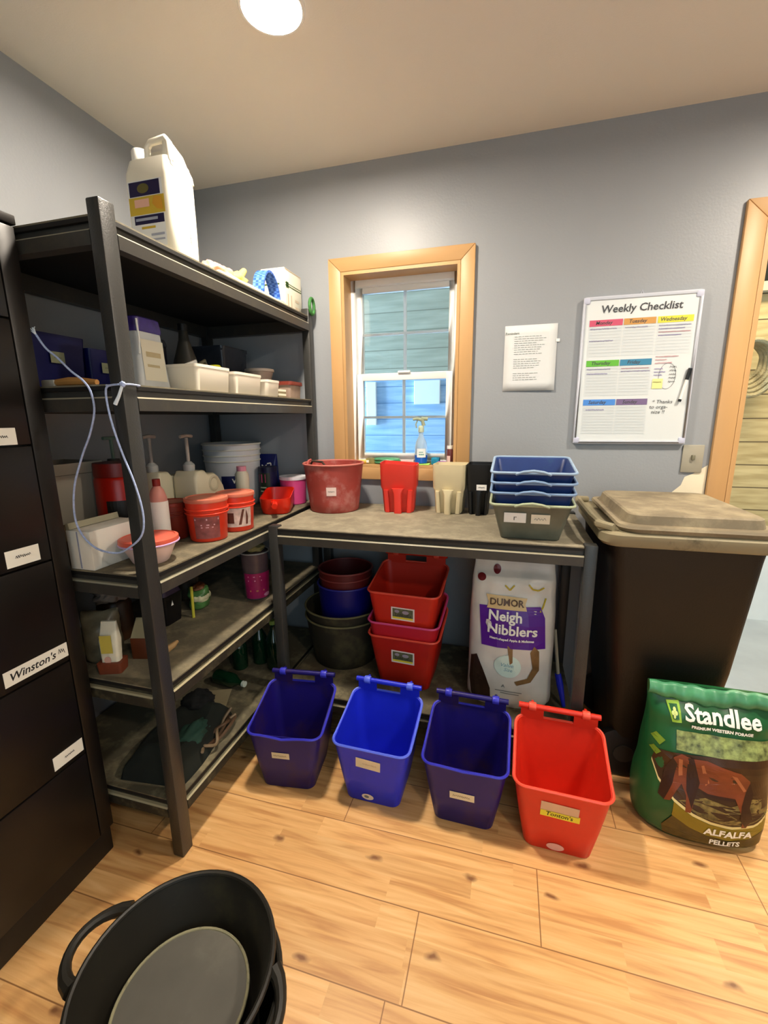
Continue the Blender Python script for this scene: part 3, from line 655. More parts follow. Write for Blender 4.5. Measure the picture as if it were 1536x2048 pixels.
for (x0, x1, z, m_, sd) in [(0.07, 0.18, 0.168, 2, 1), (0.07, 0.16, 0.156, 2, 2), (0.07, 0.18, 0.144, 3, 3), (0.07, 0.15, 0.132, 2, 4), (-0.178, -0.08, 0.168, 2, 5), (-0.178, -0.09, 0.122, 2, 6), (-0.05, 0.03, 0.168, 2, 7),
                            (-0.178, -0.09, 0.012, 2, 8), (-0.178, -0.10, -0.006, 2, 9), (-0.05, 0.05, 0.012, 3, 10), (-0.05, 0.055, 0.001, 2, 11), (-0.17, -0.10, -0.150, 2, 12),
                            (0.07, 0.15, 0.052, 3, 13), (0.07, 0.11, 0.040, 3, 14), (0.07, 0.13, 0.028, 3, 15), (0.07, 0.10, 0.006, 2, 16), (0.07, 0.11, -0.006, 2, 17), (0.07, 0.10, -0.018, 2, 18)]:
    wr.append(scribble(x0, x1, z, 0.006, 0.0011, m_, seed=sd))
wr.append(rect(0.068, 0.105, -0.070, -0.032, 4)); wr.append(scribble(0.07, 0.10, -0.045, 0.006, 0.0011, 4, seed=30))
wr.append(txt('Weekly Checklist', 0.040, 0.0, 0.240, 0, shear=0.1, fat=0.0006))
for k, s_ in enumerate(['* Thanks', 'to orga-', 'nize !!']): wr.append(txt(s_, 0.020, 0.10+0.012*(k == 0), -0.122-k*0.020, 0, shear=0.15))
wr.append(stroke([(0.118+0.030*math.cos(a/3), -0.022+0.050*math.sin(a/3)) for a in range(0, 20)], 0.0012, 0))
for k in range(5): wr.append(scribble(0.124, 0.148, 0.012-k*0.014, 0.009, 0.0012, 0, seed=40+k))
decal(wbT, 'handwriting', wr, lambda x, y, d=0: fr(x, y, 0.0012+d*0.3), mats_[:5])
mk = thing('marker_pen', 'white marker pen with black cap clipped to the right of the checklist board', 'marker pen', (2.166, -0.0245, 1.395))
mb = MB(); mb.tube([(0, 0, 0), (0.014, 0, 0.075)], 0.0055, 12); mb.build('barrel', m_paper, mk)
mb = MB(); mb.tube([(0.014, 0, 0.075), (0.022, 0, 0.118)], 0.0068, 12); mb.build('cap', M('marker_cap_black', '101418', 0.4), mk)
mb = MB(); mb.tube([(-0.002, 0, -0.008), (0, 0, 0.001)], 0.0060, 12); mb.build('end_plug', M('marker_cap_black', '101418', 0.4), mk)

pp = MB(); x0, x1, z0, z1 = 1.482, 1.694, 1.444, 1.713
pp.grid(lambda u, v: (x0+(x1-x0)*u, -0.002-0.006*(1-v)**2*u, z0+(z1-z0)*v), 6, 8)
po = pp.build('printed_notice', M('notice_paper', 'd9dcdc', 0.6), None, solid=0.0004); tag(po, 'white printed sheet taped to the wall right of the window', 'paper')
rnd = random.Random(3); L_ = [txt('Reminders', 0.013, -0.075, 0.103, 0, fat=0.0003)]
def notice(k0, n, zs, x, w_):
    for k in range(n):
        a = x; 
        while a < x+w_*rnd.uniform(0.6, 1): b = a+rnd.uniform(0.006, 0.018); L_.append(rect(a, b, zs-k*0.0088, zs-k*0.0088+0.0018, 0)); a = b+0.003
notice(0, 9, 0.088, -0.066, 0.13); notice(0, 5, -0.004, -0.066, 0.11); notice(0, 4, -0.062, -0.066, 0.11)
decal(po, 'printed_text', L_, lambda x, y, d=0: Vector((1.588+x, -0.0028-0.006*(1-min(1, max(0, (1.5785+y-z0)/(z1-z0))))**2*((x+0.106)/0.212)-0.0006, 1.5785+y)), M('print_grey', '8c9490', 0.8))
MB().box(1.690, 1.704, -0.0050, -0.0005, 1.640, 1.652).build('tape_piece', m_paper, po, smooth=False)

sw = thing('light_switch', 'taupe light switch plate on the wall under the checklist board', 'light switch', (2.243, 0, 1.160))
MB().box(-0.038, 0.038, -0.008, -0.0015, -0.056, 0.056).build('plate', M('taupe_plate', 'a29d8c', 0.5), sw, bevel=0.003)
MB().box(-0.006, 0.006, -0.018, -0.007, -0.004, 0.016).build('toggle', M('grey_toggle', '77745f', 0.5), sw, bevel=0.002)

# ------------------------------------------------------------------ wheeled bin
m_bin = M('dark_brown_black_bin', '120d08', 0.5, var=0.2, vs=3, bump=0.1, bs=200)
m_lid = M('dusty_bin_lid', '7c705a', 0.7, dust='9a8d72', dthr=0.42, ds=10, var=0.15)
m_lidr = M('dusty_bin_rim', '8e8468', 0.65, dust='4a4232', dthr=0.58, ds=14)
bn = thing('wheeled_bin', 'large dark wheeled bin with dusty flat lid against the back wall', 'bin', (2.03, -0.34, 0))
def bs(z, x0, x1, y0, y1, r=0.05): return rr((x1-x0)/2, (y1-y0)/2, r, cx=(x0+x1)/2-2.03, cy=(y0+y1)/2+0.34, z=z, n=5)
mb = MB(); mb.loft([bs(0.03, 1.955, 2.235, -0.440, -0.10), bs(0.045, 1.945, 2.24, -0.448, -0.09), bs(0.50, 1.885, 2.262, -0.540, -0.075), bs(0.90, 1.845, 2.276, -0.590, -0.065), bs(0.955, 1.835, 2.280, -0.598, -0.060)]); mb.build('bin_body', m_bin, bn, ang=40)
mb = MB(); mb.loft([bs(0.935, 1.825, 2.294, -0.606, -0.055), bs(0.945, 1.815, 2.303, -0.614, -0.050, 0.06), bs(0.972, 1.815, 2.303, -0.614, -0.050, 0.06), bs(0.980, 1.825, 2.296, -0.606, -0.055, 0.055)]); mb.build('rim', m_lidr, bn, ang=40)
mb = MB(); mb.loft([bs(0.981, 1.872, 2.290, -0.606, -0.060), bs(0.994, 1.862, 2.294, -0.612, -0.055), bs(1.002, 1.866, 2.290, -0.606, -0.060), bs(1.003, 1.888, 2.272, -0.580, -0.085), bs(1.030, 1.896, 2.264, -0.574, -0.095, 0.04), bs(1.0345, 1.902, 2.258, -0.568, -0.10, 0.035)]); mb.build('lid', m_lid, bn, ang=30)
mb = MB(); mb.tube([(1.850-2.03, -0.585+0.34, 0.990), (1.812-2.03, -0.56+0.34, 0.995), (1.802-2.03, -0.48+0.34, 1.000), (1.802-2.03, -0.18+0.34, 1.000), (1.812-2.03, -0.10+0.34, 0.995), (1.850-2.03, -0.075+0.34, 0.990)], 0.013, 10); mb.build('handle', m_lidr, bn)
for y in (-0.455, -0.085):
    mb = MB(); mb.tube([(1.985-2.03, y-0.018+0.34, 0.1015), (1.985-2.03, y+0.018+0.34, 0.1015)], 0.100, 28); mb.build('wheel', M('black_rubber_wheel', '14110e', 0.6), bn, bevel=0.008)
    mb = MB(); mb.tube([(1.985-2.03, y-0.022+0.34, 0.1015), (1.985-2.03, y+0.022+0.34, 0.1015)], 0.035, 18); mb.build('hub', M('hub_grey', '2c2620', 0.5), bn)
mb = MB(); mb.box(2.10-2.03, 2.18-2.03, -0.42+0.34, -0.12+0.34, 0.0, 0.04); mb.build('foot', m_bin, bn)

# ------------------------------------------------------------------ aisle: coiled rope hanging on the stall wall
rp = thing('rope_coil', 'pale coiled lead rope hanging on the stall boards beyond the doorway', 'rope', (2.865, 1.18, 1.60))
mb = MB()
for k in range(5):
    a = 0.09+0.012*k; mb.tube([(a*math.cos(2*pi*i/28)*0.9+0.006*k, -0.012*k+0.006*math.sin(5*i), 0.04+a*1.15*math.sin(2*pi*i/28)-0.01*k) for i in range(28)], 0.014, 8, closed=True)
mb.build('coil', M('pale_rope', 'a89a72', 0.85, bump=0.6, bs=160, var=0.2, vs=30), rp)
mb = MB(); mb.tube([(-0.02, -0.02, -0.07), (-0.028, -0.03, -0.14), (-0.02, -0.02, -0.30), (-0.028, -0.02, -0.48), (-0.034, -0.02, -0.62)], [0.022, 0.03, 0.012, 0.011, 0.011], 8); mb.build('hanging_end', MATS['pale_rope'], rp)

# ------------------------------------------------------------------ printed feed bags
def bag(name, label, loc, rz, H, wf, df, mats, n=2.6, wr=0.004, seed=1, nu=48, nv=40, base_mat=None, tagcat='feed bag'):
    t = thing(name, label, tagcat, loc, rz)
    def interp(tab, v):
        for (a, x), (b, y) in zip(tab, tab[1:]):
            if v <= b:
                s_ = (v-a)/(b-a); s_ = s_*s_*(3-2*s_); return x+(y-x)*s_
        return tab[-1][1]
    def wrinkle(x, z, s_=1.0):
        p = Vector((x*9+seed, z*7, seed*1.7)); q = Vector((x*26, z*16+seed, 3.1))
        return wr*(noise.noise(p)*1.4+noise.noise(q)*0.7)*s_
    def surf(a, v):
        ww, dd = interp(wf, v), interp(df, v); z = v*H
        c, s_ = math.cos(a), math.sin(a)
        x = ww*math.copysign(abs(c)**(2/n), c); y = dd*math.copysign(abs(s_)**(2/n), s_)
        w_ = wrinkle(x+(0 if y < 0 else 3), z); return Vector((x, y+(w_ if y > 0 else -w_)*min(1, dd/0.03), z))
    mb = MB(); rings = [[surf(-pi+2*pi*i/(2*nu), j/nv) for i in range(2*nu)] for j in range(nv+1)]
    mb.loft(rings, True, True); o = mb.build('bag_body', base_mat, t, ang=60)
    def front(x, z, d=0):
        v = min(1, max(0, z/H)); ww, dd = interp(wf, v), interp(df, v); k = min(0.985, abs(x)/ww)
        y = -dd*(1-k**n)**(1/n); w_ = wrinkle(x, z); return Vector((x, y-w_*min(1, dd/0.03)-0.0022-d, z))
    return t, o, front
# alfalfa pellet bag
m_grn = M('dark_green_bag_film', '1c5a30', 0.32, var=0.2, vs=5)
H = 0.50
at, ao, af = bag('alfalfa_bag', 'green printed sack of alfalfa pellets with a horse, on the floor before the dark bin', (2.168, -0.610, 0.0), 0.0, H,
    [(0, 0.160), (0.06, 0.182), (0.2, 0.186), (0.5, 0.176), (0.8, 0.172), (1, 0.178)], [(0, 0.090), (0.06, 0.112), (0.25, 0.122), (0.55, 0.095), (0.8, 0.055), (0.95, 0.012), (1, 0.006)], None, base_mat=m_grn, seed=2, wr=0.005)
def prn(name, shapes, mats, d0=0, cuts=2): return decal(ao, name, shapes, lambda x, y, d=0: af(x, y, d+d0), mats, cuts=cuts)
def clipband(x0, x1, z0, z1, m=0, nx=24, nz=6): return rectg(x0, x1, z0, z1, m, nx, nz)
m_pel = M('print_pellets', '8c9a5c', 0.4, var=0.75, vs=55); m_brn = M('print_dark_brown', '3c240f', 0.4, var=0.4, vs=14)
m_gold = M('print_gold_olive', '857312', 0.4, var=0.1); m_olv = M('print_dark_olive', '4e3e0a', 0.4, var=0.5, vs=26)
m_hor = M('print_horse_bay', '7c3a1c', 0.4, var=0.35, vs=12); m_hd = M('print_horse_dark', '2c120a', 0.4); m_cr = M('print_cream', 'ded494', 0.4); m_lgr = M('print_leaf_green', '74922c', 0.4, var=0.15)
m_pw = M('print_white', 'f4f4ea', 0.4)
prn('pellet_photo', [clipband(-0.100, 0.176, 0.315, 0.372)], m_pel)
# curved landscape panel
top = [(-0.150+0.326*i/12, 0.318-0.02*(abs(i-12)/12)**3) for i in range(13)]
bot = [(0.172, 0.145), (0.12, 0.118), (0.06, 0.110), (0.0, 0.118), (-0.05, 0.136), (-0.10, 0.166), (-0.14, 0.21), (-0.158, 0.26)]
prn('landscape_photo', [poly(top+bot)], m_brn, 0.0003, 3)
bl = bot[::-1]; prn('cream_border', [poly(bl+[(x*1.0+0.0, z-0.010) for x, z in bl[::-1]])], m_cr, 0.0006, 2)
prn('grass_print', [poly([(-0.09, 0.165), (-0.02, 0.19), (0.05, 0.175), (0.11, 0.20), (0.165, 0.19), (0.165, 0.145), (0.10, 0.120), (0.04, 0.116), (-0.03, 0.130)])], M('print_dry_grass', '7a6a3a', 0.4, var=0.7, vs=60), 0.0006, 2)
horse = [(-0.118, 0.262), (-0.105, 0.292), (-0.086, 0.306), (-0.060, 0.300), (-0.02, 0.302), (0.03, 0.290), (0.07, 0.280), (0.098, 0.255), (0.108, 0.215), (0.100, 0.175), (0.108, 0.135), (0.098, 0.108), (0.084, 0.108), (0.084, 0.140), (0.070, 0.175), (0.060, 0.200), (0.03, 0.198), (-0.01, 0.202), (-0.040, 0.215), (-0.048, 0.180), (-0.056, 0.135), (-0.070, 0.135), (-0.070, 0.185), (-0.082, 0.215), (-0.096, 0.190), (-0.110, 0.155), (-0.124, 0.150), (-0.126, 0.17), (-0.112, 0.21)]
prn('horse_print', [poly(horse)], m_hor, 0.0009, 3)
prn('horse_shading', [poly([(0.10, 0.25), (0.110, 0.215), (0.102, 0.175), (0.112, 0.14), (0.095, 0.110), (0.076, 0.14), (0.078, 0.18), (0.088, 0.22)]), poly([(-0.125, 0.25), (-0.108, 0.29), (-0.095, 0.27), (-0.105, 0.21), (-0.125, 0.15), (-0.14, 0.16)]), poly([(-0.07, 0.30), (-0.055, 0.302), (-0.035, 0.23), (-0.055, 0.15), (-0.07, 0.20)]), poly([(-0.03, 0.205), (0.06, 0.20), (0.06, 0.192), (-0.02, 0.195)])], m_hd, 0.0012, 2)
for s_ in [poly([(-0.035, 0.285), (-0.028, 0.288), (-0.010, 0.235), (-0.020, 0.225)]), poly([(0.045, 0.272), (0.06, 0.268), (0.09, 0.225), (0.082, 0.222)]), poly([(-0.093, 0.29), (-0.083, 0.29), (-0.080, 0.24), (-0.090, 0.235)])]: prn('horse_highlight', [s_], M('print_horse_light', 'a8623c', 0.4), 0.0014, 2)
gb = [(0.165, 0.136), (0.12, 0.107), (0.06, 0.099), (0.0, 0.106), (-0.05, 0.125), (-0.10, 0.155)]
prn('gold_band', [poly([(x, z) for x, z in gb]+[(x-0.002, z-0.046) for x, z in gb[::-1]])], m_gold, 0.0003, 3)
prn('olive_band', [poly([(x, z-0.047) for x, z in gb]+[(-0.12, 0.05), (-0.11, 0.012), (0.17, 0.012)])], m_olv, 0.0003, 3)
for s_ in ([txt('Standlee', 0.060, 0.022, 0.425, 0, fat=0.0016), txt('PREMIUM WESTERN FORAGE', 0.0125, 0.020, 0.389, 0, fat=0.0006)], [txt('ALFALFA', 0.034, 0.055, 0.078, 0, fat=0.0012), txt('PELLETS', 0.024, 0.050, 0.040, 0, fat=0.0008)]): prn('lettering', s_, m_pw, 0.0022, 2)
lg = [(-0.128, 0.448), (-0.093, 0.453), (-0.088, 0.396), (-0.112, 0.392)]
prn('emblem', [poly(lg)], M('emblem_lime', '9cc83c', 0.4), 0.0006, 1)
prn('emblem_inner', [poly([(-0.121, 0.441), (-0.099, 0.444), (-0.095, 0.405), (-0.110, 0.402)])], m_grn, 0.0009, 1)
prn('emblem_leaf', [ell(-0.107, 0.430, 0.004, 0.006, 0), ell(-0.111, 0.420, 0.004, 0.006, 0), ell(-0.103, 0.421, 0.004, 0.006, 0), ell(-0.107, 0.411, 0.003, 0.006, 0)], M('emblem_pale', 'd8e890', 0.4), 0.0012, 0)
sq = lambda cx, cz, s_: poly([(cx-s_, cz+s_*0.1), (cx-s_*0.3, cz+s_), (cx+s_, cz+s_*0.1), (cx+s_*0.2, cz-s_)])
prn('leaf_print', [sq(-0.146, 0.330, 0.018), sq(-0.152, 0.292, 0.014)], m_lgr, 0.0006, 1)
# folded-over top flap
mb = MB()
def flap(u, v):
    x = (u-0.5)*2*0.176; sag = 0.012*math.exp(-((u-0.5)/0.12)**2)+0.006*math.sin(u*9)*0.4
    zt = H+0.004-sag*0.8; zb_ = H-0.032-sag-0.016*math.sin(pi*u)
    return (x+(u-0.5)*0.01*(1-v), -0.010-0.016*(1-v)-0.010*math.sin(v*pi)+0.004*math.sin(u*40), zb_+(zt-zb_)*v)
mb.grid(flap, 40, 6); mb.build('folded_top', M('pale_green_film', '4c9468', 0.35, var=0.35, vs=16), at, solid=0.002)
# treat bag
m_wbag = M('white_bag_film', 'dcd8ce', 0.3, var=0.12, vs=9)
nt, no_, nf = bag('treat_bag', 'white and purple bag of horse treats standing under the bench', (1.562, -0.395, 0.212), 0.0, 0.585,
    [(0, 0.145), (0.06, 0.162), (0.25, 0.160), (0.6, 0.160), (0.85, 0.155), (1, 0.146)], [(0, 0.062), (0.06, 0.078), (0.3, 0.088), (0.6, 0.080), (0.85, 0.045), (0.97, 0.010), (1, 0.006)], None, base_mat=m_wbag, seed=5, wr=0.006)
def prn2(name, shapes, mats, d0=0, cuts=2): return decal(no_, name, shapes, lambda x, y, d=0: nf(x, y, d+d0), mats, cuts=cuts)
m_pur = M('print_purple', '541692', 0.35, var=0.1); m_tan = M('print_tan_banner', 'd8bc84', 0.4)
prn2('purple_panel', [poly([(-0.122, 0.418), (0.10, 0.430), (0.118, 0.388), (0.126, 0.268), (-0.108, 0.262)])], m_pur, 0.0016)
prn2('tan_banner', [poly([(-0.098, 0.462), (0.052, 0.458), (0.046, 0.436), (0.052, 0.412), (-0.094, 0.412), (-0.088, 0.436)])], m_tan, 0.0024)
prn2('brand_lettering', [txt('DUMOR', 0.034, -0.022, 0.437, 0, fat=0.0008)], M('print_brown', '5a3c20', 0.4), 0.0048, 2)
prn2('lettering', [txt('Neigh', 0.052, -0.025, 0.387, 0, fat=0.0014), txt('Nibblers', 0.053, 0.002, 0.336, 0, fat=0.0014), txt('Heart-shaped Apple & Molasses', 0.0125, 0.002, 0.300, 0, fat=0.0005)], m_pw, 0.0042, 2)
hsu = [(0.030+0.052*math.cos(a), 0.185+0.060*math.sin(a)) for a in [pi*(-1.15+1.3*i/16) for i in range(17)]]; hsi = [(0.030+0.032*math.cos(a), 0.190+0.044*math.sin(a)) for a in [pi*(-1.15+1.3*i/16) for i in range(17)]]
prn2('horseshoe_print', [poly([(0.085, 0.28), (0.104, 0.26), (0.108, 0.18), (0.080, 0.128), (0.03, 0.112), (0.02, 0.128), (0.066, 0.146), (0.084, 0.19), (0.072, 0.255)]), poly([(-0.012, 0.275), (0.008, 0.27), (0.010, 0.21), (0.0, 0.20)])], M('print_treat_brown', '84663e', 0.4, var=0.4, vs=20), 0.0006)
prn2('round_badge', [ell(-0.008, 0.190, 0.050, 0.048, 0)], M('print_pale_mint', 'd4ece0', 0.35), 0.0003)
prn2('badge_lettering', [txt('Value', 0.022, -0.012, 0.196, 0, shear=0.3), txt('Size', 0.020, -0.006, 0.176, 0, shear=0.3)], M('print_teal', '6aa8b8', 0.4), 0.0010, 1)
prn2('horse_head_print', [poly([(-0.148, 0.20), (-0.125, 0.215), (-0.100, 0.16), (-0.070, 0.08), (-0.065, 0.02), (-0.140, 0.02), (-0.152, 0.10)])], M('print_dark_horse', '2e1a10', 0.4, var=0.4, vs=12), 0.0004)
for s_ in (ell(-0.118, 0.522, 0.016, 0.014, 0), ell(-0.062, 0.553, 0.014, 0.018, 0)): prn2('apple_print', [s_], M('print_apple_red', '6c1418', 0.35), 0.0005, 0)
prn2('yellow_ribbon_print', [stroke([(-0.03, 0.50), (-0.012, 0.482), (0.004, 0.502)], 0.006), stroke([(0.055, 0.510), (0.07, 0.492), (0.09, 0.488), (0.11, 0.500)], 0.006), stroke([(0.118, 0.46), (0.110, 0.43), (0.100, 0.41)], 0.006)], M('print_yellow_ribbon', 'b8a424', 0.4), 0.0005, 1)
prn2('small_print', [txt('A', 0.02, -0.02, 0.100, 0), rect(-0.05, 0.05, 0.078, 0.081), rect(-0.03, 0.04, 0.068, 0.071)], m_inkg, 0.0005, 1)

# ------------------------------------------------------------------ tubs and buckets under the bench
Zs = 0.2105
m_rub = M('dusty_black_rubber', '2a2519', 0.7, dust='504a30', dthr=0.5, ds=7, var=0.2)
m_rubr = M('dusty_rubber_rim', '6d6746', 0.75, var=0.2, vs=14)
bucket('rubber_tub', 'lower dusty black rubber tub under the bench, another tub nested in it', 'tub', (0.800, -0.240, Zs), 0.148, 0.182, 0.225, m_rub, m_rubr, t=0.006, body='tub_body', group='rubber tubs under the bench')
bucket('rubber_tub', 'upper black rubber tub under the bench, holding the blue bucket', 'tub', (0.800, -0.240, Zs+0.045), 0.141, 0.182, 0.225, m_rub, m_rubr, t=0.006, body='tub_body', group='rubber tubs under the bench')
bucket('feed_bucket', 'dark blue bucket standing in the rubber tub under the bench', 'bucket', (0.812, -0.240, Zs+0.0525), 0.108, 0.130, 0.325, M('dark_navy_bucket', '10106a', 0.4, var=0.1), M('navy_rim', '2c2c88', 0.4))
bucket('feed_bucket', 'dark red bucket nested in the dark blue one under the bench', 'bucket', (0.812, -0.240, Zs+0.0625), 0.100, 0.1235, 0.385, M('dark_maroon_bucket', '5a1414', 0.5, var=0.15), M('maroon_rim', '7c3430', 0.5), ribs=1)
bh = thing('long_handled_brush', 'pale stick with blue grip leaning behind the right bench leg', 'brush', (1.772, -0.40, Zs))
mb = MB(); mb.tube([(-0.042, 0.05, 0.300), (-0.022, 0.01, 0.125)], 0.0065, 8); mb.build('shaft', M('pale_grey_shaft', '9a9888', 0.5), bh)
mb = MB(); mb.tube([(-0.024, 0.012, 0.132), (-0.014, 0.004, 0.090), (0.004, -0.008, 0.006)], [0.012, 0.013, 0.007], 10); mb.build('grip', M('blue_grip', '1428c8', 0.4), bh)

# ------------------------------------------------------------------ floor tubs in the foreground
m_tub = M('black_rubber_tub', '1e1b14', 0.5, dust='37331f', dthr=0.58, ds=9, var=0.15)
m_tubf = M('grey_tub_floor', '55524a', 0.65, dust='68645a', dthr=0.5, ds=5, var=0.15)
def floor_tub(label, loc, rz, r0, r1, h, flr, handles):
    t = thing('rubber_tub', label, 'tub', loc, rz, 'nested rubber tubs on the floor')
    mb = MB(); prof = [(r0-0.006, 0), (r0, 0.008)]+[(r0+(r1-r0)*(i/5)**0.9, 0.008+(h-0.008)*i/5) for i in range(1, 6)]
    lathe_tub(mb, prof, 0.008, flr, 60); mb.build('tub_body', m_tub, t, ang=50)
    mb = MB(); ring(mb, r1-0.003, 0.0065, h, 60); mb.build('rim', m_tub, t)
    mb = MB(); mb.lathe([(r0-0.010, flr+0.0005), (r0-0.012, flr+0.004), (r0-0.020, flr+0.0045), (0.001, flr+0.0045)], n=60); mb.build('tub_floor', m_tubf, t)
    mb = MB(); ring(mb, r0-0.013, 0.0035, flr+0.004, 60); mb.build('floor_ridge', M('dusty_ridge', '8a8568', 0.8, dust='4a4636', dthr=0.5, ds=30), t)
    for a0, lift in handles:
        pts = []
        for i in range(13):
            s_ = i/12; a = a0+(s_-0.5)*0.78; rr_ = r1+0.003+0.055*math.sin(pi*s_)**0.75*(1-abs(lift)); z = h-0.004+lift*0.06*math.sin(pi*s_)-0.006
            pts.append((rr_*math.cos(a), rr_*math.sin(a), z))
        mb = MB(); mb.tube(pts, [0.0105+0.007*abs(2*k_/12-1)**3 for k_ in range(13)], 10); mb.build('handle', m_tub, t)
    return t
floor_tub('lower black rubber tub on the floor, only its right rim showing beneath the upper tub', (0.912, -1.532, 0.0), 0, 0.160, 0.206, 0.165, 0.012, [])
floor_tub('black rubber tub with loop handles lying nearest in the foreground', (0.898, -1.518, 0.062), 0, 0.150, 0.200, 0.150, 0.052, [(pi*1.01, 0.05), (-0.10, -0.35)])

# ------------------------------------------------------------------ top shelf
Z1 = 1.8005
jg = thing('white_jug', 'large white jug with navy and yellow label on top of the shelving unit', 'jug', (0.468, -0.802, Z1)); jg.scale = (1.03, 1.0, 1.06)
m_hdpe = M('white_jug_plastic', 'ece6d4', 0.38, var=0.03)
mb = MB(); mb.loft([rr(0.070, 0.050, 0.015, z=0.0), rr(0.077, 0.058, 0.020, z=0.008), rr(0.078, 0.059, 0.020, z=0.10), rr(0.078, 0.059, 0.020, z=0.215), rr(0.077, 0.058, 0.020, z=0.232), rr(0.070, 0.052, 0.020, cx=0.004, z=0.262), rr(0.036, 0.047, 0.020, cx=0.034, z=0.263)]); mb.build('jug_body', m_hdpe, jg, ang=50)
mb = MB(); mb.tube([(-0.006, -0.036, 0.250), (-0.004, -0.036, 0.290), (0.008, -0.034, 0.304), (0.058, -0.034, 0.308), (0.068, -0.034, 0.296), (0.070, -0.036, 0.250)], [0.009, 0.009, 0.009, 0.010, 0.010, 0.010], 10)
mb.loft([[(-0.012, 0.004, 0.24), (0.076, 0.004, 0.24), (0.076, 0.056, 0.225), (-0.012, 0.056, 0.225)], [(-0.008, 0.006, 0.283), (0.074, 0.006, 0.286), (0.076, 0.050, 0.245), (-0.008, 0.050, 0.243)]])
mb.loft([[(0.050, -0.044, 0.240), (0.078, -0.044, 0.240), (0.078, 0.054, 0.225), (0.050, 0.054, 0.225)], [(0.052, -0.040, 0.306), (0.072, -0.040, 0.306), (0.072, 0.020, 0.284), (0.052, 0.020, 0.284)]])
mb.build('handle', m_hdpe, jg, bevel=0.004); mb = MB()
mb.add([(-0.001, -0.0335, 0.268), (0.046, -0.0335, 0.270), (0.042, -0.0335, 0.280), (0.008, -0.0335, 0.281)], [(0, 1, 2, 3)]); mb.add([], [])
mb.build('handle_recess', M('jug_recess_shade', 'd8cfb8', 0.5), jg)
mb = MB(); mb.lathe([(0.020, 0.255), (0.020, 0.272), (0.0235, 0.273), (0.0235, 0.298), (0.021, 0.302), (0.002, 0.303)], (-0.050, -0.012, 0), n=28); mb.build('cap', M('white_cap', 'f4f2ea', 0.35), jg)
fr = frame((0, -0.0592, 0), (1, 0, 0), (0, 0, 1))
lb = decal(jg, 'front_label', [rect(-0.064, 0.052, 0.040, 0.206, 0), rect(-0.060, 0.044, 0.168, 0.204, 1), rect(-0.064, 0.056, 0.122, 0.166, 2), rect(-0.052, 0.050, 0.098, 0.120, 1), ell(-0.012, 0.186, 0.020, 0.012, 3), rect(-0.045, 0.005, 0.140, 0.160, 4), poly([(0.022, 0.164), (0.048, 0.160), (0.050, 0.128), (0.030, 0.132), (0.015, 0.146)], 5), rect(-0.046, 0.030, 0.106, 0.113, 6), rect(-0.03, 0.018, 0.086, 0.092, 2), rect(0.002, 0.048, 0.066, 0.072, 6), rect(0.002, 0.048, 0.054, 0.059, 6)],
    lambda x, y, d=0: fr(x, y, d), [M('label_white', 'e2e4e6', 0.5), M('label_navy', '12083c', 0.5), M('label_yellow', 'c8aa30', 0.5), M('label_olive_oval', '5c5624', 0.5), M('label_pink', 'e0b09c', 0.5), M('label_orange', 'd09828', 0.5), M('label_slate', '9aa0b4', 0.5)])
sd = frame((0.0785, 0, 0), (0, 1, 0), (0, 0, 1))
decal(jg, 'side_writing', [scribble(-0.025, 0.03, 0.0, 0.008, 0.001, seed=14)], lambda x, y, d=0: sd(y+0.012, x+0.085, d), m_inkg)

m_sack = M('cream_folded_sack', 'c6bc98', 0.75, var=0.2, vs=10)
mb = MB()
def sack(u, v):
    y = -0.735+0.50*u; x = 0.44+0.155*v; e_ = min(u, 1-u, v, 1-v)
    return (x, y, 0.0+0.016*min(1, e_/0.06)+0.003*noise.noise(Vector((u*7, v*5, 1)))*(1 if e_ > 0.02 else 0)+0.001)
mb.grid(sack, 30, 10); mb.grid(lambda u, v: (sack(u, v)[0], sack(u, v)[1], 0.0002), 30, 10)
t = mb.build('folded_sack', m_sack, None, loc=(0, 0, Z1)); tag(t, 'flat cream folded sack lying along the edge of the top shelf', 'sack')
def blob(name, label, cat, c, sz, mat, seed=1, amp=0.25, flat=True, parent=None, rz=0, freq=2.2, sub=4, group=None):
    bm = bmesh.new(); bmesh.ops.create_icosphere(bm, subdivisions=sub, radius=1)
    for v in bm.verts:
        k = 1+amp*noise.noise(v.co*freq+Vector((seed*3.1, seed, 0)))+amp*0.4*noise.noise(v.co*freq*3+Vector((seed, 0, 5)))
        v.co = Vector((v.co.x*sz[0]*k, v.co.y*sz[1]*k, v.co.z*sz[2]*k))
        if flat: v.co.z = max(v.co.z, -sz[2]*0.72)
    mz = min(v.co.z for v in bm.verts)
    for v in bm.verts: v.co.z -= mz
    me = bpy.data.meshes.new(name); bm.to_mesh(me); bm.free(); me.materials.append(mat)
    for p in me.polygons: p.use_smooth = True
    o = bpy.data.objects.new(name, me); COL.objects.link(o); o.location = c; o.rotation_euler.z = rz
    if parent: o.parent = parent
    elif label: tag(o, label, cat, group)
    return o
gl = thing('work_glove', 'crumpled yellow and pink work glove on the cream sack', 'glove', (0.490, -0.560, Z1+0.0172)); gl.scale = (1.3, 1.35, 1.25)
blob('palm', None, None, (0, -0.02, 0), (0.035, 0.055, 0.026), M('pink_glove_cloth', 'd8a088', 0.85), 3, 0.3, parent=gl)
blob('cuff', None, None, (0, 0.062, 0), (0.030, 0.040, 0.028), M('yellow_glove_leather', 'dcc468', 0.8), 5, 0.3, parent=gl)
for i, (dx, dz) in enumerate(((-0.012, 0.058), (0.010, 0.064))):
    mb = MB(); mb.tube([(dx, 0.06, 0.020), (dx, 0.078, 0.045), (dx, 0.098, dz)], [0.012, 0.011, 0.008], 10); mb.build('finger', M('yellow_glove_leather', 'dcc468', 0.8), gl)
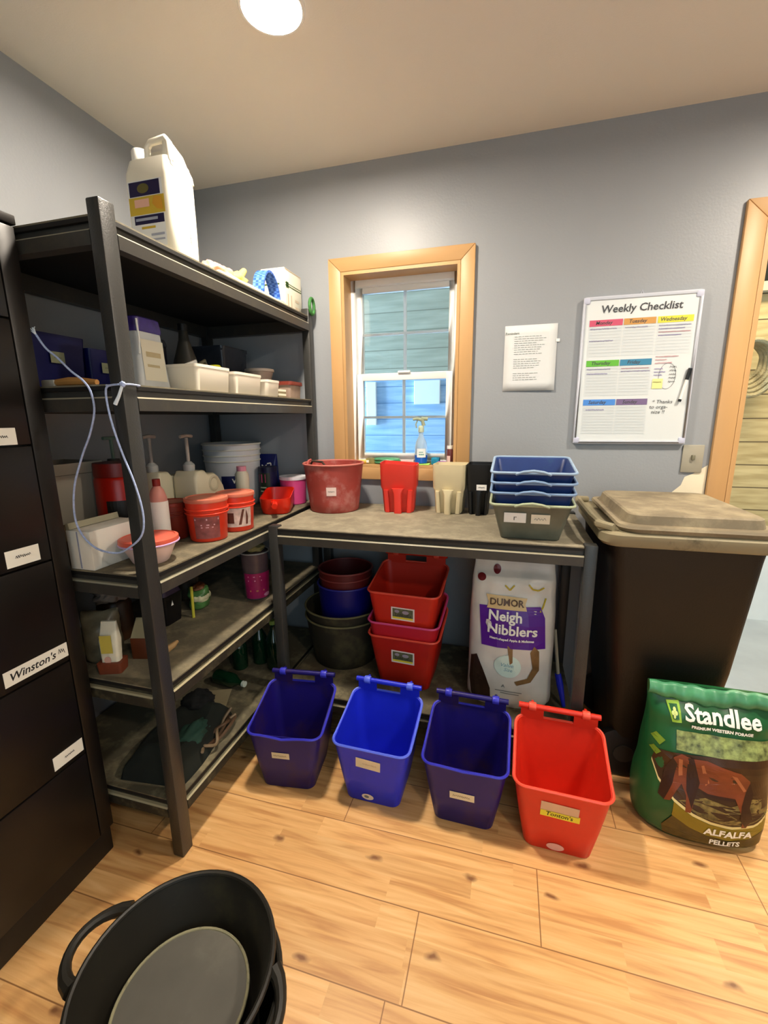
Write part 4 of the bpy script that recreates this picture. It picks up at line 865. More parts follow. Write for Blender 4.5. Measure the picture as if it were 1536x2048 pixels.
# blue mesh band
def checker(name, c0, c1, sc):
    m = M(name, c0, 0.6); N = m.node_tree.nodes; L = m.node_tree.links
    tc = N.new('ShaderNodeTexCoord'); ch = N.new('ShaderNodeTexChecker'); L.new(tc.outputs['Object'], ch.inputs[0]); ch.inputs['Scale'].default_value = sc
    ch.inputs[1].default_value = lin(c0); ch.inputs[2].default_value = lin(c1); L.new(ch.outputs[0], N['Principled BSDF'].inputs['Base Color']); return m
mb = MB(); pts = []
for i in range(25):
    a = pi*(1.05-1.15*i/24); pts.append((-0.052*0+0.0, 0.095*math.cos(a)*-1*-1, 0.002+0.098*max(0, math.sin(a))))
L0 = [[(-0.022, p[1], p[2]), (0.022, p[1], p[2]), (0.022, p[1]*0.90, p[2]*0.92), (-0.022, p[1]*0.90, p[2]*0.92)] for p in pts if p[2] > 0.0021 or True]
mb.loft(L0); t = mb.build('mesh_band', checker('blue_mesh_weave', '5a8ae8', '2454b8', 90), None, loc=(0.545, -0.335, Z1+0.0172)); t.rotation_euler.z = 0.15
tag(t, 'arched blue woven mesh band standing on the top shelf', 'band')
bx = thing('cardboard_box', 'small white and green cardboard box at the far end of the top shelf', 'box', (0.500, -0.115, Z1))
MB().box(-0.055, 0.058, -0.088, 0.070, 0, 0.172).build('carton', M('white_carton', 'e8e6d4', 0.6), bx, bevel=0.002)
fr = frame((0.0582, -0.01, 0), (0, 1, 0), (0, 0, 1)); fr2 = frame((0.002, -0.0882, 0), (1, 0, 0), (0, 0, 1))
m_gi = M('print_green', '3a5c24', 0.6); m_ti = M('print_pale_tan', 'c8b8a0', 0.6)
decal(bx, 'side_print', [rect(-0.075, 0.078, 0.100, 0.104), rect(-0.075, 0.078, 0.110, 0.113), rect(-0.070, -0.045, 0.094, 0.118), rect(-0.075, 0.078, 0.166, 0.170, 1), rect(-0.06, -0.05, 0.02, 0.07, 1), rect(-0.03, -0.02, 0.02, 0.07, 1), rect(0.01, 0.05, 0.02, 0.03, 1), rect(0.01, 0.05, 0.05, 0.06, 1)], lambda x, y, d=0: fr(x, y, d), [m_gi, m_ti])
decal(bx, 'end_print', [rect(-0.05, 0.03, 0.104, 0.110), rect(-0.04, 0.0, 0.130, 0.136, 1), rect(-0.04, -0.01, 0.06, 0.068, 1), rect(-0.04, 0.01, 0.04, 0.046, 1)], lambda x, y, d=0: fr2(x, y, d), [m_gi, m_ti])
mb = MB(); mb.tube([(0.0, 0.024*math.cos(2*pi*i/24), 0.034*math.sin(2*pi*i/24)) for i in range(24)], 0.0075, 8, closed=True)
t = mb.build('green_rope_loop', M('green_rope', '3c7a3c', 0.7, var=0.3, vs=60), None, loc=(0.6115, -0.052, 1.843)); tag(t, 'small green loop hanging at the far upper corner of the shelving unit', 'rope loop')

# ------------------------------------------------------------------ second shelf
Z2 = 1.4255
m_nb = M('dark_navy_bin', '0a0f58', 0.45, var=0.2, vs=8)
for i, (y, hy, h, lab) in enumerate([(-0.945, 0.095, 0.175, 'dark navy storage bin nearest the cabinet, paper label, second shelf'), (-0.765, 0.075, 0.150, 'dark navy storage bin behind the near upright on the second shelf')]):
    t = thing('storage_bin', lab, 'storage bin', (0.085, y, Z2), 0, 'navy bins on the second shelf')
    mb = MB(); tub(mb, [(0, 0.050, hy-0.008, 0.008), (h-0.03, 0.058, hy-0.002, 0.010), (h-0.004, 0.062, hy, 0.012), (h, 0.062, hy, 0.012)], 0.003); mb.build('bin_body', m_nb, t)
    sticker(t, 'paper_label', 0.046, 0.034, (0.0625, -0.01, h*0.60), SIDE, M('beige_label', 'a8a884', 0.7), [scribble(-0.012, 0.012, 0, 0.008, 0.001, seed=50+i)], m_inkg)
br = thing('hoof_brush', 'wooden handled brush at the near end of the second shelf', 'brush', (0.420, -1.120, Z2))
mb = MB(); mb.tube([(-0.09, 0, 0.012), (-0.04, 0, 0.014), (0.0, 0, 0.013), (0.05, 0, 0.010)], [0.009, 0.012, 0.011, 0.007], 10); mb.build('handle', M('orange_wood', 'c08848', 0.5), br)
MB().box(-0.13, -0.085, -0.012, 0.012, 0.0, 0.020).build('brush_head', M('pale_bristle', 'b0aa9c', 0.8), br, bevel=0.004)
tt = thing('pellet_tub', 'tall white tub with purple lid beside the near upright on the second shelf', 'tub', (0.392, -0.885, Z2))
mb = MB(); mb.loft([rr(0.055, 0.060, 0.012, z=0), rr(0.058, 0.064, 0.014, z=0.005), rr(0.050, 0.050, 0.014, z=0.172)]); mb.build('tub_body', M('cloudy_white_tub', 'c6cacc', 0.35, var=0.15, vs=10), tt)
mb = MB(); mb.loft([rr(0.052, 0.052, 0.016, z=0.172), rr(0.054, 0.054, 0.016, z=0.180), rr(0.050, 0.050, 0.016, z=0.212), rr(0.044, 0.044, 0.014, z=0.216)]); mb.build('lid', M('purple_lid', '3c2c78', 0.35, var=0.4, vs=30), tt)
mb = MB(); mb.tube([(0.052, -0.050, 0.205), (0.056, -0.052, 0.150), (0.056, -0.056, 0.105)], 0.003, 6); mb.build('white_strap', M('white_strap', 'eef0ee', 0.5), tt)
fr = frame((0.0555, 0, 0), (0, 1, 0), (-0.04, 0, 1))
decal(tt, 'side_label', [rect(-0.045, 0.045, 0.03, 0.15, 0), rect(-0.03, 0.03, 0.10, 0.115, 1), rect(-0.03, 0.02, 0.07, 0.078, 1)], lambda x, y, d=0: fr(x, y, d+0.003), [M('label_ivory', 'd6d0bc', 0.6), M('label_beige', 'b8a884', 0.6)])
m_wbk = M('white_basket_plastic', 'e6dccb', 0.42)
def wbasket(label, x, y, hx, hy, h, rz=0):
    t = thing('plastic_basket', label, 'basket', (x, y, Z2), rz, 'white baskets on the second shelf')
    mb = MB(); tub(mb, [(0, hx*0.86, hy*0.90, 0.012), (0.004, hx*0.9, hy*0.93, 0.012), (h-0.010, hx*0.98, hy*0.985, 0.014), (h-0.009, hx, hy, 0.014), (h, hx, hy, 0.014)], 0.003); mb.build('basket_body', m_wbk, t); return t
wbasket('largest white basket behind the purple lidded tub on the second shelf', 0.465, -0.722, 0.080, 0.092, 0.088)
wbasket('middle white basket of the three in a row on the second shelf', 0.480, -0.532, 0.080, 0.090, 0.080)
wbasket('smallest white basket at the far end of the basket row', 0.500, -0.383, 0.078, 0.052, 0.066)
t = MB(); t.obox((0, 0, 0.048), (0.006, 0.075, 0.085), ry=0.10, rx=0.35); o = t.build('folded_card', M('white_card', 'eceae4', 0.6), None, loc=(0.465, -0.740, Z2+0.012), smooth=False); tag(o, 'white folded card poking up out of the largest white basket', 'card')
y_ = thing('yellow_cap_bottle', 'small bottle with bright yellow cap poking out of the white baskets', 'bottle', (0.452, -0.590, Z2+0.0045))
mb = MB(); mb.lathe([(0.014, 0), (0.016, 0.003), (0.016, 0.065), (0.010, 0.075)], n=20); mb.build('bottle_body', M('olive_bottle', '6e6848', 0.4), y_)
mb = MB(); mb.lathe([(0.019, 0.074), (0.021, 0.078), (0.021, 0.098), (0.017, 0.104), (0.001, 0.105)], n=20); mb.build('cap', M('bright_yellow_cap', 'eef020', 0.4), y_)
cl = thing('spring_clamp', 'drab olive clamp sticking up from the middle white basket', 'clamp', (0.425, -0.640, Z2+0.0045))
mb = MB(); mb.tube([(0, -0.01, 0.0), (0, -0.015, 0.06), (0, 0.0, 0.105), (0, 0.028, 0.118), (0, 0.034, 0.100)], 0.007, 8); mb.build('arm', M('drab_olive_metal', '605c46', 0.5), cl)
mb = MB(); mb.tube([(0, 0.01, 0.0), (0, 0.0, 0.06), (0, -0.018, 0.100)], 0.008, 8); mb.build('arm', M('drab_olive_metal', '605c46', 0.5), cl)
bk = thing('dark_bottle', 'dark cone-shouldered bottle behind the white baskets', 'bottle', (0.270, -0.520, Z2))
mb = MB(); mb.lathe([(0.050, 0), (0.054, 0.004), (0.054, 0.090), (0.046, 0.130), (0.020, 0.215), (0.016, 0.25)], n=28); mb.build('bottle_body', M('dark_taupe_bottle', '3c3830', 0.4), bk)
mb = MB(); mb.lathe([(0.019, 0.25), (0.019, 0.275), (0.001, 0.276)], n=20); mb.build('cap', M('black_cap', '141414', 0.4), bk)
bd = thing('round_canister', 'dark round canister with grey lid at the back of the second shelf', 'canister', (0.200, -0.620, Z2))
mb = MB(); mb.lathe([(0.050, 0), (0.052, 0.004), (0.052, 0.185)], n=28); mb.build('canister_body', M('near_black_canister', '0e1020', 0.4), bd)
mb = MB(); mb.lathe([(0.054, 0.182), (0.056, 0.186), (0.050, 0.205), (0.002, 0.212)], n=28); mb.build('lid', M('slate_lid', '3c4048', 0.4), bd)
ct = thing('clear_food_box', 'dark tinted box with blue base at the back of the second shelf', 'storage box', (0.230, -0.235, Z2))
mb = MB(); mb.loft([rr(0.070, 0.085, 0.015, z=0), rr(0.074, 0.090, 0.015, z=0.075)]); mb.build('blue_base', M('deep_blue_base', '14206a', 0.4), ct)
mb = MB(); mb.loft([rr(0.074, 0.090, 0.015, z=0.0755), rr(0.076, 0.092, 0.015, z=0.085), rr(0.080, 0.098, 0.018, z=0.205), rr(0.084, 0.102, 0.018, z=0.212), rr(0.084, 0.102, 0.018, z=0.224)]); mb.build('tinted_body', M('tinted_plastic', '2e323a', 0.25, var=0.3, vs=10), ct)
MB().box(-0.080, 0.082, -0.098, 0.098, 0.078, 0.086).build('seam_band', M('tan_band', '8c7c66', 0.6), ct)
lx = thing('lidded_box', 'small clear box with dark red lid at the far end of the second shelf', 'storage box', (0.515, -0.170, Z2))
mb = MB(); mb.loft([rr(0.050, 0.052, 0.01, z=0), rr(0.054, 0.056, 0.012, z=0.058)]); mb.build('box_body', M('smoky_brown_box', '9a8474', 0.35, var=0.25, vs=18), lx)
mb = MB(); mb.loft([rr(0.060, 0.062, 0.014, z=0.058), rr(0.061, 0.063, 0.014, z=0.062), rr(0.060, 0.062, 0.014, z=0.074)]); mb.build('lid', M('dark_red_lid', '7c3428', 0.4), lx)
bw = thing('round_food_tub', 'beige round tub standing on a brown tub behind the red lidded box', 'tub', (0.390, -0.175, Z2+0.0705))
mb = MB(); mb.lathe([(0.045, 0), (0.062, 0.052)], n=32); mb.build('tub_body', M('beige_tub', 'b09c8c', 0.4, var=0.1), bw)
mb = MB(); mb.lathe([(0.066, 0.052), (0.067, 0.056), (0.066, 0.064), (0.002, 0.066)], n=32); mb.build('lid', M('pale_beige_lid', 'c0b0a0', 0.4), bw)
bw2 = thing('round_food_tub', 'brown round tub under the beige tub on the second shelf', 'tub', (0.390, -0.175, Z2))
mb = MB(); mb.lathe([(0.048, 0), (0.058, 0.060)], n=32); mb.build('tub_body', M('brown_tub', '5c4a3c', 0.45), bw2)
mb = MB(); mb.lathe([(0.061, 0.060), (0.061, 0.069), (0.002, 0.070)], n=32); mb.build('lid', M('brown_lid', '6c5644', 0.45), bw2)
pk = thing('card_packet', 'short stack of white and tan cards beyond the smallest white basket', 'card', (0.520, -0.275, Z2))
for k, c in enumerate(('8a7c5c', 'ece6d0', '8a7c5c', 'ece6d0')): MB().box(-0.035, 0.035, -0.034, 0.034, 0.009*k+0.0002, 0.009*(k+1)).build('card', M('card_'+c, c, 0.7), pk, smooth=False)

# ------------------------------------------------------------------ blue and white twine round the near upright
tw = thing('baling_twine', 'pale blue twine loop knotted round the near upright of the shelving unit', 'twine', (0, 0, 0))
m_tw = M('pale_blue_twine', 'b4c4ec', 0.7, var=0.2, vs=150)
def smooth_path(P, n=6):
    P = [Vector(p) for p in P]; out = []
    for i in range(len(P)-1):
        a = P[max(i-1, 0)]; b = P[i]; c = P[i+1]; d = P[min(i+2, len(P)-1)]
        for k in range(n):
            s_ = k/n; out.append(0.5*((2*b)+(c-a)*s_+(2*a-5*b+4*c-d)*s_*s_+(3*b-a-3*c+d)*s_**3))
    return out+[P[-1]]
Yt = -1.180
A = [(0.371, Yt-0.006, 1.549), (0.395, Yt-0.005, 1.515), (0.426, Yt-0.004, 1.491), (0.462, Yt-0.003, 1.458), (0.494, Yt, 1.433), (0.512, Yt, 1.405), (0.514, Yt, 1.360), (0.490, Yt, 1.305), (0.462, Yt, 1.262), (0.440, Yt, 1.225), (0.412, Yt, 1.170), (0.397, Yt, 1.110), (0.398, Yt, 1.060), (0.425, Yt-0.002, 1.020), (0.467, Yt-0.004, 0.996), (0.530, Yt-0.006, 0.992), (0.575, Yt-0.006, 1.012), (0.612, Yt-0.006, 1.040), (0.627, Yt-0.005, 1.075), (0.626, Yt-0.004, 1.125), (0.610, Yt-0.003, 1.190), (0.586, Yt-0.001, 1.252), (0.566, Yt, 1.320), (0.558, Yt, 1.375), (0.560, Yt, 1.412), (0.574, Yt+0.002, 1.421), (0.606, Yt+0.002, 1.422)]
mb = MB(); mb.tube(smooth_path(A), 0.0026, 6); mb.build('loop', m_tw, tw)
mb = MB(); mb.tube(smooth_path([(0.606, Yt+0.002, 1.422), (0.608, -1.150, 1.424), (0.606, -1.122, 1.422), (0.585, -1.1235, 1.421), (0.562, -1.124, 1.421), (0.5615, -1.15, 1.421), (0.560, Yt+0.002, 1.421)]), 0.0026, 6); mb.build('wrap', m_tw, tw)
blob('knot', None, None, (0.613, Yt-0.001, 1.414), (0.008, 0.006, 0.007), m_tw, 2, 0.3, parent=tw, flat=False, sub=3)
mb = MB(); mb.tube([(0.613, Yt-0.002, 1.420), (0.605, Yt-0.008, 1.395), (0.592, Yt-0.010, 1.375)], [0.0035, 0.004, 0.005], 6); mb.build('frayed_end', M('white_twine_end', 'dfeaf4', 0.7), tw)
for k in range(4):
    mb = MB(); mb.tube([(0.373, Yt-0.006, 1.546), (0.362+0.004*k, Yt-0.010, 1.557+0.002*k), (0.351+0.009*k, Yt-0.010, 1.562+0.001*k)], 0.0012, 5); mb.build('strand', M('white_twine_end', 'dfeaf4', 0.7), tw)

# ------------------------------------------------------------------ third shelf
Z3 = 0.9255
gbx = thing('flat_box', 'flat dark brown box under the grey bin on the third shelf', 'box', (0.125, -0.990, Z3))
MB().box(-0.095, 0.035, -0.13, 0.13, 0, 0.085).build('carton', M('dark_brown_carton', '4a3c26', 0.7, var=0.15), gbx, bevel=0.002); 
MB().box(-0.095, 0.036, -0.131, -0.10, 0.0855, 0.0875).build('lid_flap', M('brown_flap', '6a6444', 0.7), gbx)
gb_ = thing('grey_bin', 'pale grey plastic bin on the flat brown box near the cabinet', 'storage bin', (0.100, -0.985, Z3+0.088))
mb = MB(); tub(mb, [(0, 0.072, 0.080, 0.012), (0.004, 0.075, 0.083, 0.012), (0.155, 0.085, 0.094, 0.014), (0.158, 0.092, 0.101, 0.014), (0.192, 0.092, 0.101, 0.014)], 0.003); mb.build('bin_body', M('pale_grey_bin', '9a9486', 0.5), gb_)
gp = thing('pump_bottle', 'dim gallon jug with green pump at the back of the third shelf', 'pump bottle', (0.085, -0.745, Z3))
mb = MB(); mb.loft([rr(0.06, 0.07, 0.015, z=0), rr(0.062, 0.072, 0.02, z=0.005), rr(0.062, 0.072, 0.02, z=0.19), rr(0.022, 0.022, 0.02, z=0.25), rr(0.02, 0.02, 0.019, z=0.27)]); mb.build('bottle_body', M('dim_jug', '3a3024', 0.5), gp)
mb = MB(); mb.tube([(0, 0, 0.27), (0, 0, 0.345)], 0.006, 8); mb.tube([(0, -0.035, 0.347), (0, 0.035, 0.347)], 0.006, 8); mb.build('pump', M('grey_green_pump', '6c8270', 0.5), gp)
def rjug(label, x, y, r, h, mat, cap, lab=False):
    t = thing('red_tub', label, 'tub', (x, y, Z3), 0, 'red supplement tubs on the third shelf')
    mb = MB(); mb.lathe([(r-0.006, 0), (r, 0.006), (r, h*0.80), (r*0.93, h*0.84), (r*0.80, h*0.86)], n=36); mb.build('tub_body', mat, t, ang=45)
    mb = MB(); mb.lathe([(r*0.97, h*0.84), (r*0.98, h*0.86), (r*0.96, h), (0.002, h)], n=36); mb.build('lid', cap, t)
    if lab:
        wrap(t, 'wrap_label', r, r, h, 0.2, 2.4, 0.02, 0.155, M('dark_label', '1a1208', 0.5), [txt('30', 0.070, 0.0, -0.020, 0, fat=0.003)], ink=m_pw)
    return t
rjug('red supplement tub with dark 30 label behind the white carton', 0.258, -0.895, 0.074, 0.275, M('glossy_red', 'a81808', 0.3, var=0.2, vs=6), M('dark_red_lid2', '6c120a', 0.4), True)
rjug('deep pinkish red tub behind the labelled bottle on the third shelf', 0.375, -0.7475+0.02, 0.001, 0.001, M('glossy_red', 'a81808', 0.3), M('dark_red_lid2', '6c120a', 0.4)) if False else None
wc_ = thing('white_carton', 'open white carton at the near end of the third shelf', 'box', (0.378, -1.073, Z3))
mb = MB(); mb.box(-0.042, 0.042, -0.094, 0.080, 0, 0.112); mb.build('carton', M('white_card_box', 'e4dfd2', 0.6), wc_, bevel=0.0015)
mb = MB(); mb.obox((-0.036, -0.01, 0.1215), (0.012, 0.165, 0.018), ry=-0.2); mb.build('open_flap', M('carton_flap', '9c947a', 0.7), wc_, smooth=False)
mb = MB(); mb.box(-0.004, 0.0, -0.0955, -0.0942, 0.004, 0.11); mb.build('edge_crease', M('grey_crease', '8c90a4', 0.7), wc_, smooth=False)
lb_ = thing('food_tub', 'round pale pink food tub with red lid beside the near upright', 'tub', (0.506, -1.052, Z3))
mb = MB(); mb.lathe([(0.046, 0), (0.050, 0.004), (0.076, 0.062)], n=40); mb.build('tub_body', M('pale_pink_tub', 'e6c8c0', 0.35), lb_)
mb = MB(); mb.lathe([(0.080, 0.060), (0.081, 0.064), (0.080, 0.074), (0.072, 0.077), (0.070, 0.0745), (0.002, 0.0745)], n=40); mb.build('lid', M('orange_red_lid', 'd8604c', 0.4), lb_)
mb = MB(); ring(mb, 0.080, 0.003, 0.060, 40); mb.build('lilac_rim', M('lilac_rim', 'c8a4d0', 0.4), lb_)
bt = thing('labelled_bottle', 'narrow white labelled bottle between the near upright and red buckets', 'bottle', (0.434, -0.922, Z3))
mb = MB(); mb.lathe([(0.024, 0), (0.027, 0.004), (0.027, 0.165), (0.020, 0.190), (0.010, 0.205)], n=28); mb.build('bottle_body', M('pinkish_bottle', 'c88478', 0.4), bt)
mb = MB(); mb.lathe([(0.012, 0.204), (0.012, 0.226), (0.001, 0.227)], n=20); mb.build('cap', M('dark_red_cap', '7c1a14', 0.4), bt)
wrap(bt, 'wrap_label', 0.027, 0.027, 0.2, -0.2, 2.3, 0.03, 0.155, M('label_offwhite', 'e4e0da', 0.6), [rect(-0.02, 0.02, -0.05, -0.035, 0)], ink=M('label_lime', 'c8cc70', 0.6), nm2='lime_stripe')
def pjug(label, x, y, z_extra=0):
    t = thing('pump_jug', label, 'pump bottle', (x, y, Z3), 0, 'cream gallon jugs with pumps')
    m_ = M('cream_jug_plastic', 'cfc7aa', 0.4)
    prof = [(-0.085, 0.004), (-0.080, 0), (0.082, 0), (0.088, 0.005), (0.088, 0.120), (0.080, 0.150), (0.050, 0.190), (0.030, 0.205), (-0.015, 0.206), (-0.030, 0.222), (-0.070, 0.222), (-0.085, 0.200)]
    mb = MB(); mb.loft([[(s_*hx, y_*k, 0.1+(z_-0.1)*k) for y_, z_ in prof] for s_, hx, k in ((-1, 0.052, 0.93), (-1, 0.046*0+0.048, 0.98), (-1, 0.040, 1.0), (1, 0.040, 1.0), (1, 0.048, 0.98), (1, 0.052, 0.93))]); mb.build('jug_body', m_, t, ang=50)
    mb = MB(); mb.tube([(0.046, 0.018+0.026*math.cos(2*pi*i/24), 0.165+0.026*math.sin(2*pi*i/24)) for i in range(24)], 0.009, 8, closed=True); mb.build('handle', M('jug_handle', 'bcb498', 0.4), t)
    mb = MB(); mb.lathe([(0.020, 0.222), (0.021, 0.226), (0.021, 0.244), (0.010, 0.256)], (0, -0.052, 0), n=24); mb.build('collar', M('grey_collar', 'a8a8a4', 0.4), t)
    mb = MB(); mb.tube([(0, -0.052, 0.250), (0, -0.052, 0.345)], 0.0065, 10); mb.tube([(0, -0.083, 0.350), (0, -0.052, 0.354), (0, -0.022, 0.350)], 0.0065, 8); mb.build('pump', M('pale_grey_pump', 'a49c94', 0.4), t)
pjug('left cream gallon jug with tall pump behind the red buckets', 0.245, -0.680)
pjug('right cream gallon jug with tall pump behind the red buckets', 0.352, -0.612)
def obucket(label, x, y, lab, rz=0, mat=None, sc=1.0):
    t = thing('supplement_bucket', label, 'bucket', (x, y, Z3), rz, 'small red buckets on the third shelf')
    r0, r1, h = 0.055*sc, 0.062*sc, 0.125*sc; mt = mat or M('orange_red_bucket', 'd63a22', 0.35)
    mb = MB(); mb.lathe([(r0-0.004, 0), (r0, 0.004), (r1, h-0.012), (r1, h)], n=40); mb.build('bucket_body', mt, t, ang=50)
    mb = MB(); ring(mb, r1+0.001, 0.003, h*0.80, 40); ring(mb, r1+0.001, 0.003, h*0.70, 40); mb.build('rib_rings', mt, t)
    mb = MB(); mb.lathe([(r1+0.003, h-0.004), (r1+0.004, h), (r1+0.003, h+0.008), (r1-0.004, h+0.010), (r1-0.008, h+0.007), (0.002, h+0.007)], n=40); mb.build('lid', M('salmon_lid', 'c87058', 0.4) if not mat else mat, t)
    if lab == 1: wrap(t, 'product_label', r0, r1, h, -0.05, 1.25, 0.012*sc, 0.080*sc, M('label_dusky', '8c4a48', 0.5, var=0.4, vs=40), [rect(-0.038, 0.038, 0.026, 0.032, 0), rect(-0.02, 0.025, 0.008, 0.012, 0), rect(-0.02, 0.02, 0.0, 0.003, 0)], ink=M('label_rose', 'dca8b0', 0.5), nm2='label_print')
    if lab == 2: wrap(t, 'product_label', r0, r1, h, -0.3, 1.5, 0.018*sc, 0.085*sc, M('label_mixed', 'd0bab0', 0.5, var=0.3, vs=40), [rect(-0.045, -0.010, -0.022, 0.018, 0), poly([(0.005, -0.028), (0.02, 0.03), (0.028, 0.03), (0.015, -0.028)], 0), poly([(0.034, 0.03), (0.042, 0.0), (0.040, -0.028), (0.032, -0.028)], 0)], ink=M('label_brown', '5a3024', 0.5), nm2='label_print')
    return t
obucket('foremost orange-red bucket with dusky label near the third shelf edge', 0.512, -0.790, 1, sc=1.12)
obucket('orange-red bucket with white pictured label, further along the third shelf', 0.530, -0.645, 2, sc=1.08)
obucket('dull dark red bucket partly hidden behind the foremost orange-red bucket', 0.379, -0.812, 0, mat=M('dull_red_bucket', '7c2416', 0.45), sc=0.98)
wbk = bucket('white_pail', 'big white pail with navy label at the back of the third shelf', 'bucket', (0.215, -0.185, Z3), 0.118, 0.134, 0.295, M('white_pail_plastic', 'c4c8cc', 0.35), M('white_pail_rim', 'd4d4c8', 0.35), ribs=3)
wrap(wbk, 'navy_label', 0.118, 0.134, 0.295, 0.15, 0.85, 0.090, 0.150, M('label_navy2', '0c1450', 0.5), [txt('W', 0.03, 0.02, 0.005, 0, fat=0.001)], ink=m_pw)
wv = thing('spray_can', 'ivory and pink container beside the big white pail', 'bottle', (0.370, -0.350, Z3))
mb = MB(); mb.lathe([(0.028, 0), (0.030, 0.004), (0.030, 0.170), (0.020, 0.185)], n=28); mb.build('bottle_body', M('ivory_bottle', 'd8d2bc', 0.4), wv)
mb = MB(); mb.lathe([(0.021, 0.184), (0.021, 0.205), (0.001, 0.206)], n=20); mb.build('cap', M('pink_cap', 'd88ca0', 0.4), wv)
nv = thing('supplement_tub', 'navy tub with pink and white label bands behind the red scoop', 'tub', (0.397, -0.170, Z3))
mb = MB(); mb.lathe([(0.040, 0), (0.043, 0.004), (0.043, 0.165)], n=32); mb.build('tub_body', M('navy_tub', '10103c', 0.4), nv)
mb = MB(); mb.lathe([(0.045, 0.164), (0.045, 0.185), (0.001, 0.186)], n=32); mb.build('lid', M('navy_lid', '0c0c30', 0.4), nv)
wrap(nv, 'label_bands', 0.043, 0.043, 0.17, -0.7, 0.7, 0.035, 0.158, [M('label_dark_green', '1c2c1c', 0.5)], [rect(-0.03, 0.01, 0.015, 0.055, 0), rect(-0.02, 0.012, -0.012, -0.006, 1), rect(-0.02, 0.006, -0.030, -0.024, 1), rect(-0.03, 0.03, -0.06, -0.048, 2)], ink=[M('label_hot_pink', 'c8487c', 0.5), M('label_pale', 'c8d0b0', 0.5), M('label_lime2', '8cb020', 0.5)], nm2='label_print')
np_ = thing('navy_pouch', 'navy pouch with white lettering at the far end of the third shelf', 'pouch', (0.330, -0.045, Z3))
mb = MB(); mb.loft([rr(0.050, 0.024, 0.02, z=0), rr(0.052, 0.028, 0.02, z=0.05), rr(0.050, 0.018, 0.015, z=0.19), rr(0.050, 0.003, 0.002, z=0.235)]); mb.build('pouch_body', M('navy_pouch_film', '101a5c', 0.3, var=0.2, vs=20), np_)
decal(np_, 'lettering', [txt('M', 0.045, -0.012, 0), stroke([(0.004, 0.022), (0.026, 0.026), (0.028, -0.03)], 0.006)], lambda x, y, d=0: Vector((x, -0.0235-d+(y)*0.065, 0.165+y)), m_pw, cuts=0)
pb = thing('pink_bucket', 'small hot pink tub with white lid at the far end of the third shelf', 'tub', (0.502, -0.118, Z3))
mb = MB(); mb.lathe([(0.056, 0), (0.060, 0.004), (0.064, 0.122)], n=36); mb.build('tub_body', M('hot_pink_plastic', 'd84888', 0.4, var=0.1), pb)
mb = MB(); mb.lathe([(0.066, 0.120), (0.067, 0.124), (0.066, 0.136), (0.002, 0.138)], n=36); mb.build('lid', M('white_lid', 'e6e4ea', 0.35), pb)
rs = thing('hand_scoop', 'shallow glossy red scoop lying near the far end of the third shelf', 'scoop', (0.515, -0.300, Z3), 0.35); rs.scale = (1.12, 1.18, 1.15)
zf = lambda x, y, z: z+(0.018*min(1, max(0, (y+0.08)/0.16))**2 if z > 0.04 else 0)
mb = MB(); tub(mb, [(0, 0.048, 0.076, 0.03), (0.003, 0.052, 0.080, 0.03), (0.03, 0.058, 0.090, 0.034), (0.062, 0.060, 0.096, 0.036)], 0.003, zf=zf, n=6); mb.build('scoop_bowl', M('glossy_scarlet', 'e02c14', 0.28), rs, ang=50)
mb = MB(); mb.tube([(0.0, -0.094, 0.045), (0.01, -0.125, 0.050), (0.012, -0.150, 0.046)], [0.012, 0.010, 0.011], 10); mb.build('handle', M('glossy_scarlet', 'e02c14', 0.28), rs)

# ------------------------------------------------------------------ fourth shelf
Z4 = 0.5855
def pillow(name, label, cat, loc, hx, hy, h, mat, rz=0, seed=1, top=0.15, group=None, wr=0.006):
    def surf(a, v):
        k = (1-max(0, (v-0.5)/0.5)**2*(1-top)) if True else 1
        b = 1-0.25*max(0, 1-v/0.12)
        c, s_ = math.cos(a), math.sin(a)
        x = hx*b*math.copysign(abs(c)**0.75, c)*(1+0.05*v); y = hy*b*k*math.copysign(abs(s_)**0.75, s_)
        nz = noise.noise(Vector((x*22+seed, y*22, v*5)))*wr
        return (x+nz, y+nz, v*h*(1+0.04*math.sin(a*2+seed)*(v > 0.8)))
    mb = MB(); mb.loft([[surf(2*pi*i/40, j/18) for i in range(40)] for j in range(19)])
    t = thing(name, label, cat, loc, rz, group); mb.build('bag_body', mat, t, ang=70); return t
b1 = pillow('treat_pouch', 'crumpled grey-brown plastic bag at the near end of the fourth shelf', 'bag', (0.300, -1.075, Z4), 0.050, 0.045, 0.165, M('grey_brown_film', '6c6450', 0.35, var=0.5, vs=20), 0.6, 3)
wp = thing('white_packet', 'white and yellow packet leaning at the near end of the fourth shelf', 'packet', (0.380, -1.122, Z4), 0.35)
mb = MB(); mb.loft([rr(0.026, 0.014, 0.008, z=0.034), rr(0.028, 0.016, 0.008, cy=0.004, z=0.10), rr(0.022, 0.004, 0.003, cy=0.010, z=0.158)]); mb.build('packet_body', M('white_packet_film', 'd8d2bc', 0.4, var=0.12, vs=20), wp)
mb = MB(); mb.loft([rr(0.034, 0.024, 0.008, z=0.0), rr(0.036, 0.026, 0.008, z=0.034)]); mb.build('brown_base', M('reddish_brown_card', '6c3018', 0.6), wp)
decal(wp, 'yellow_panel', [rect(-0.020, 0.014, -0.028, 0.030, 0), ell(-0.004, -0.050, 0.010, 0.012, 1)], lambda x, y, d=0: Vector((x, -0.0145-d-0.0012, 0.092+y)), [M('packet_yellow', 'b8a848', 0.5), M('packet_pink', 'c89c8c', 0.5)])
cbx = thing('brown_carton', 'open rust brown carton behind the white packet on the fourth shelf', 'box', (0.405, -1.010, Z4), 0.25)
MB().box(-0.030, 0.030, -0.040, 0.040, 0, 0.072).build('carton', M('rust_carton', '5e2808', 0.6, var=0.15), cbx, bevel=0.001)
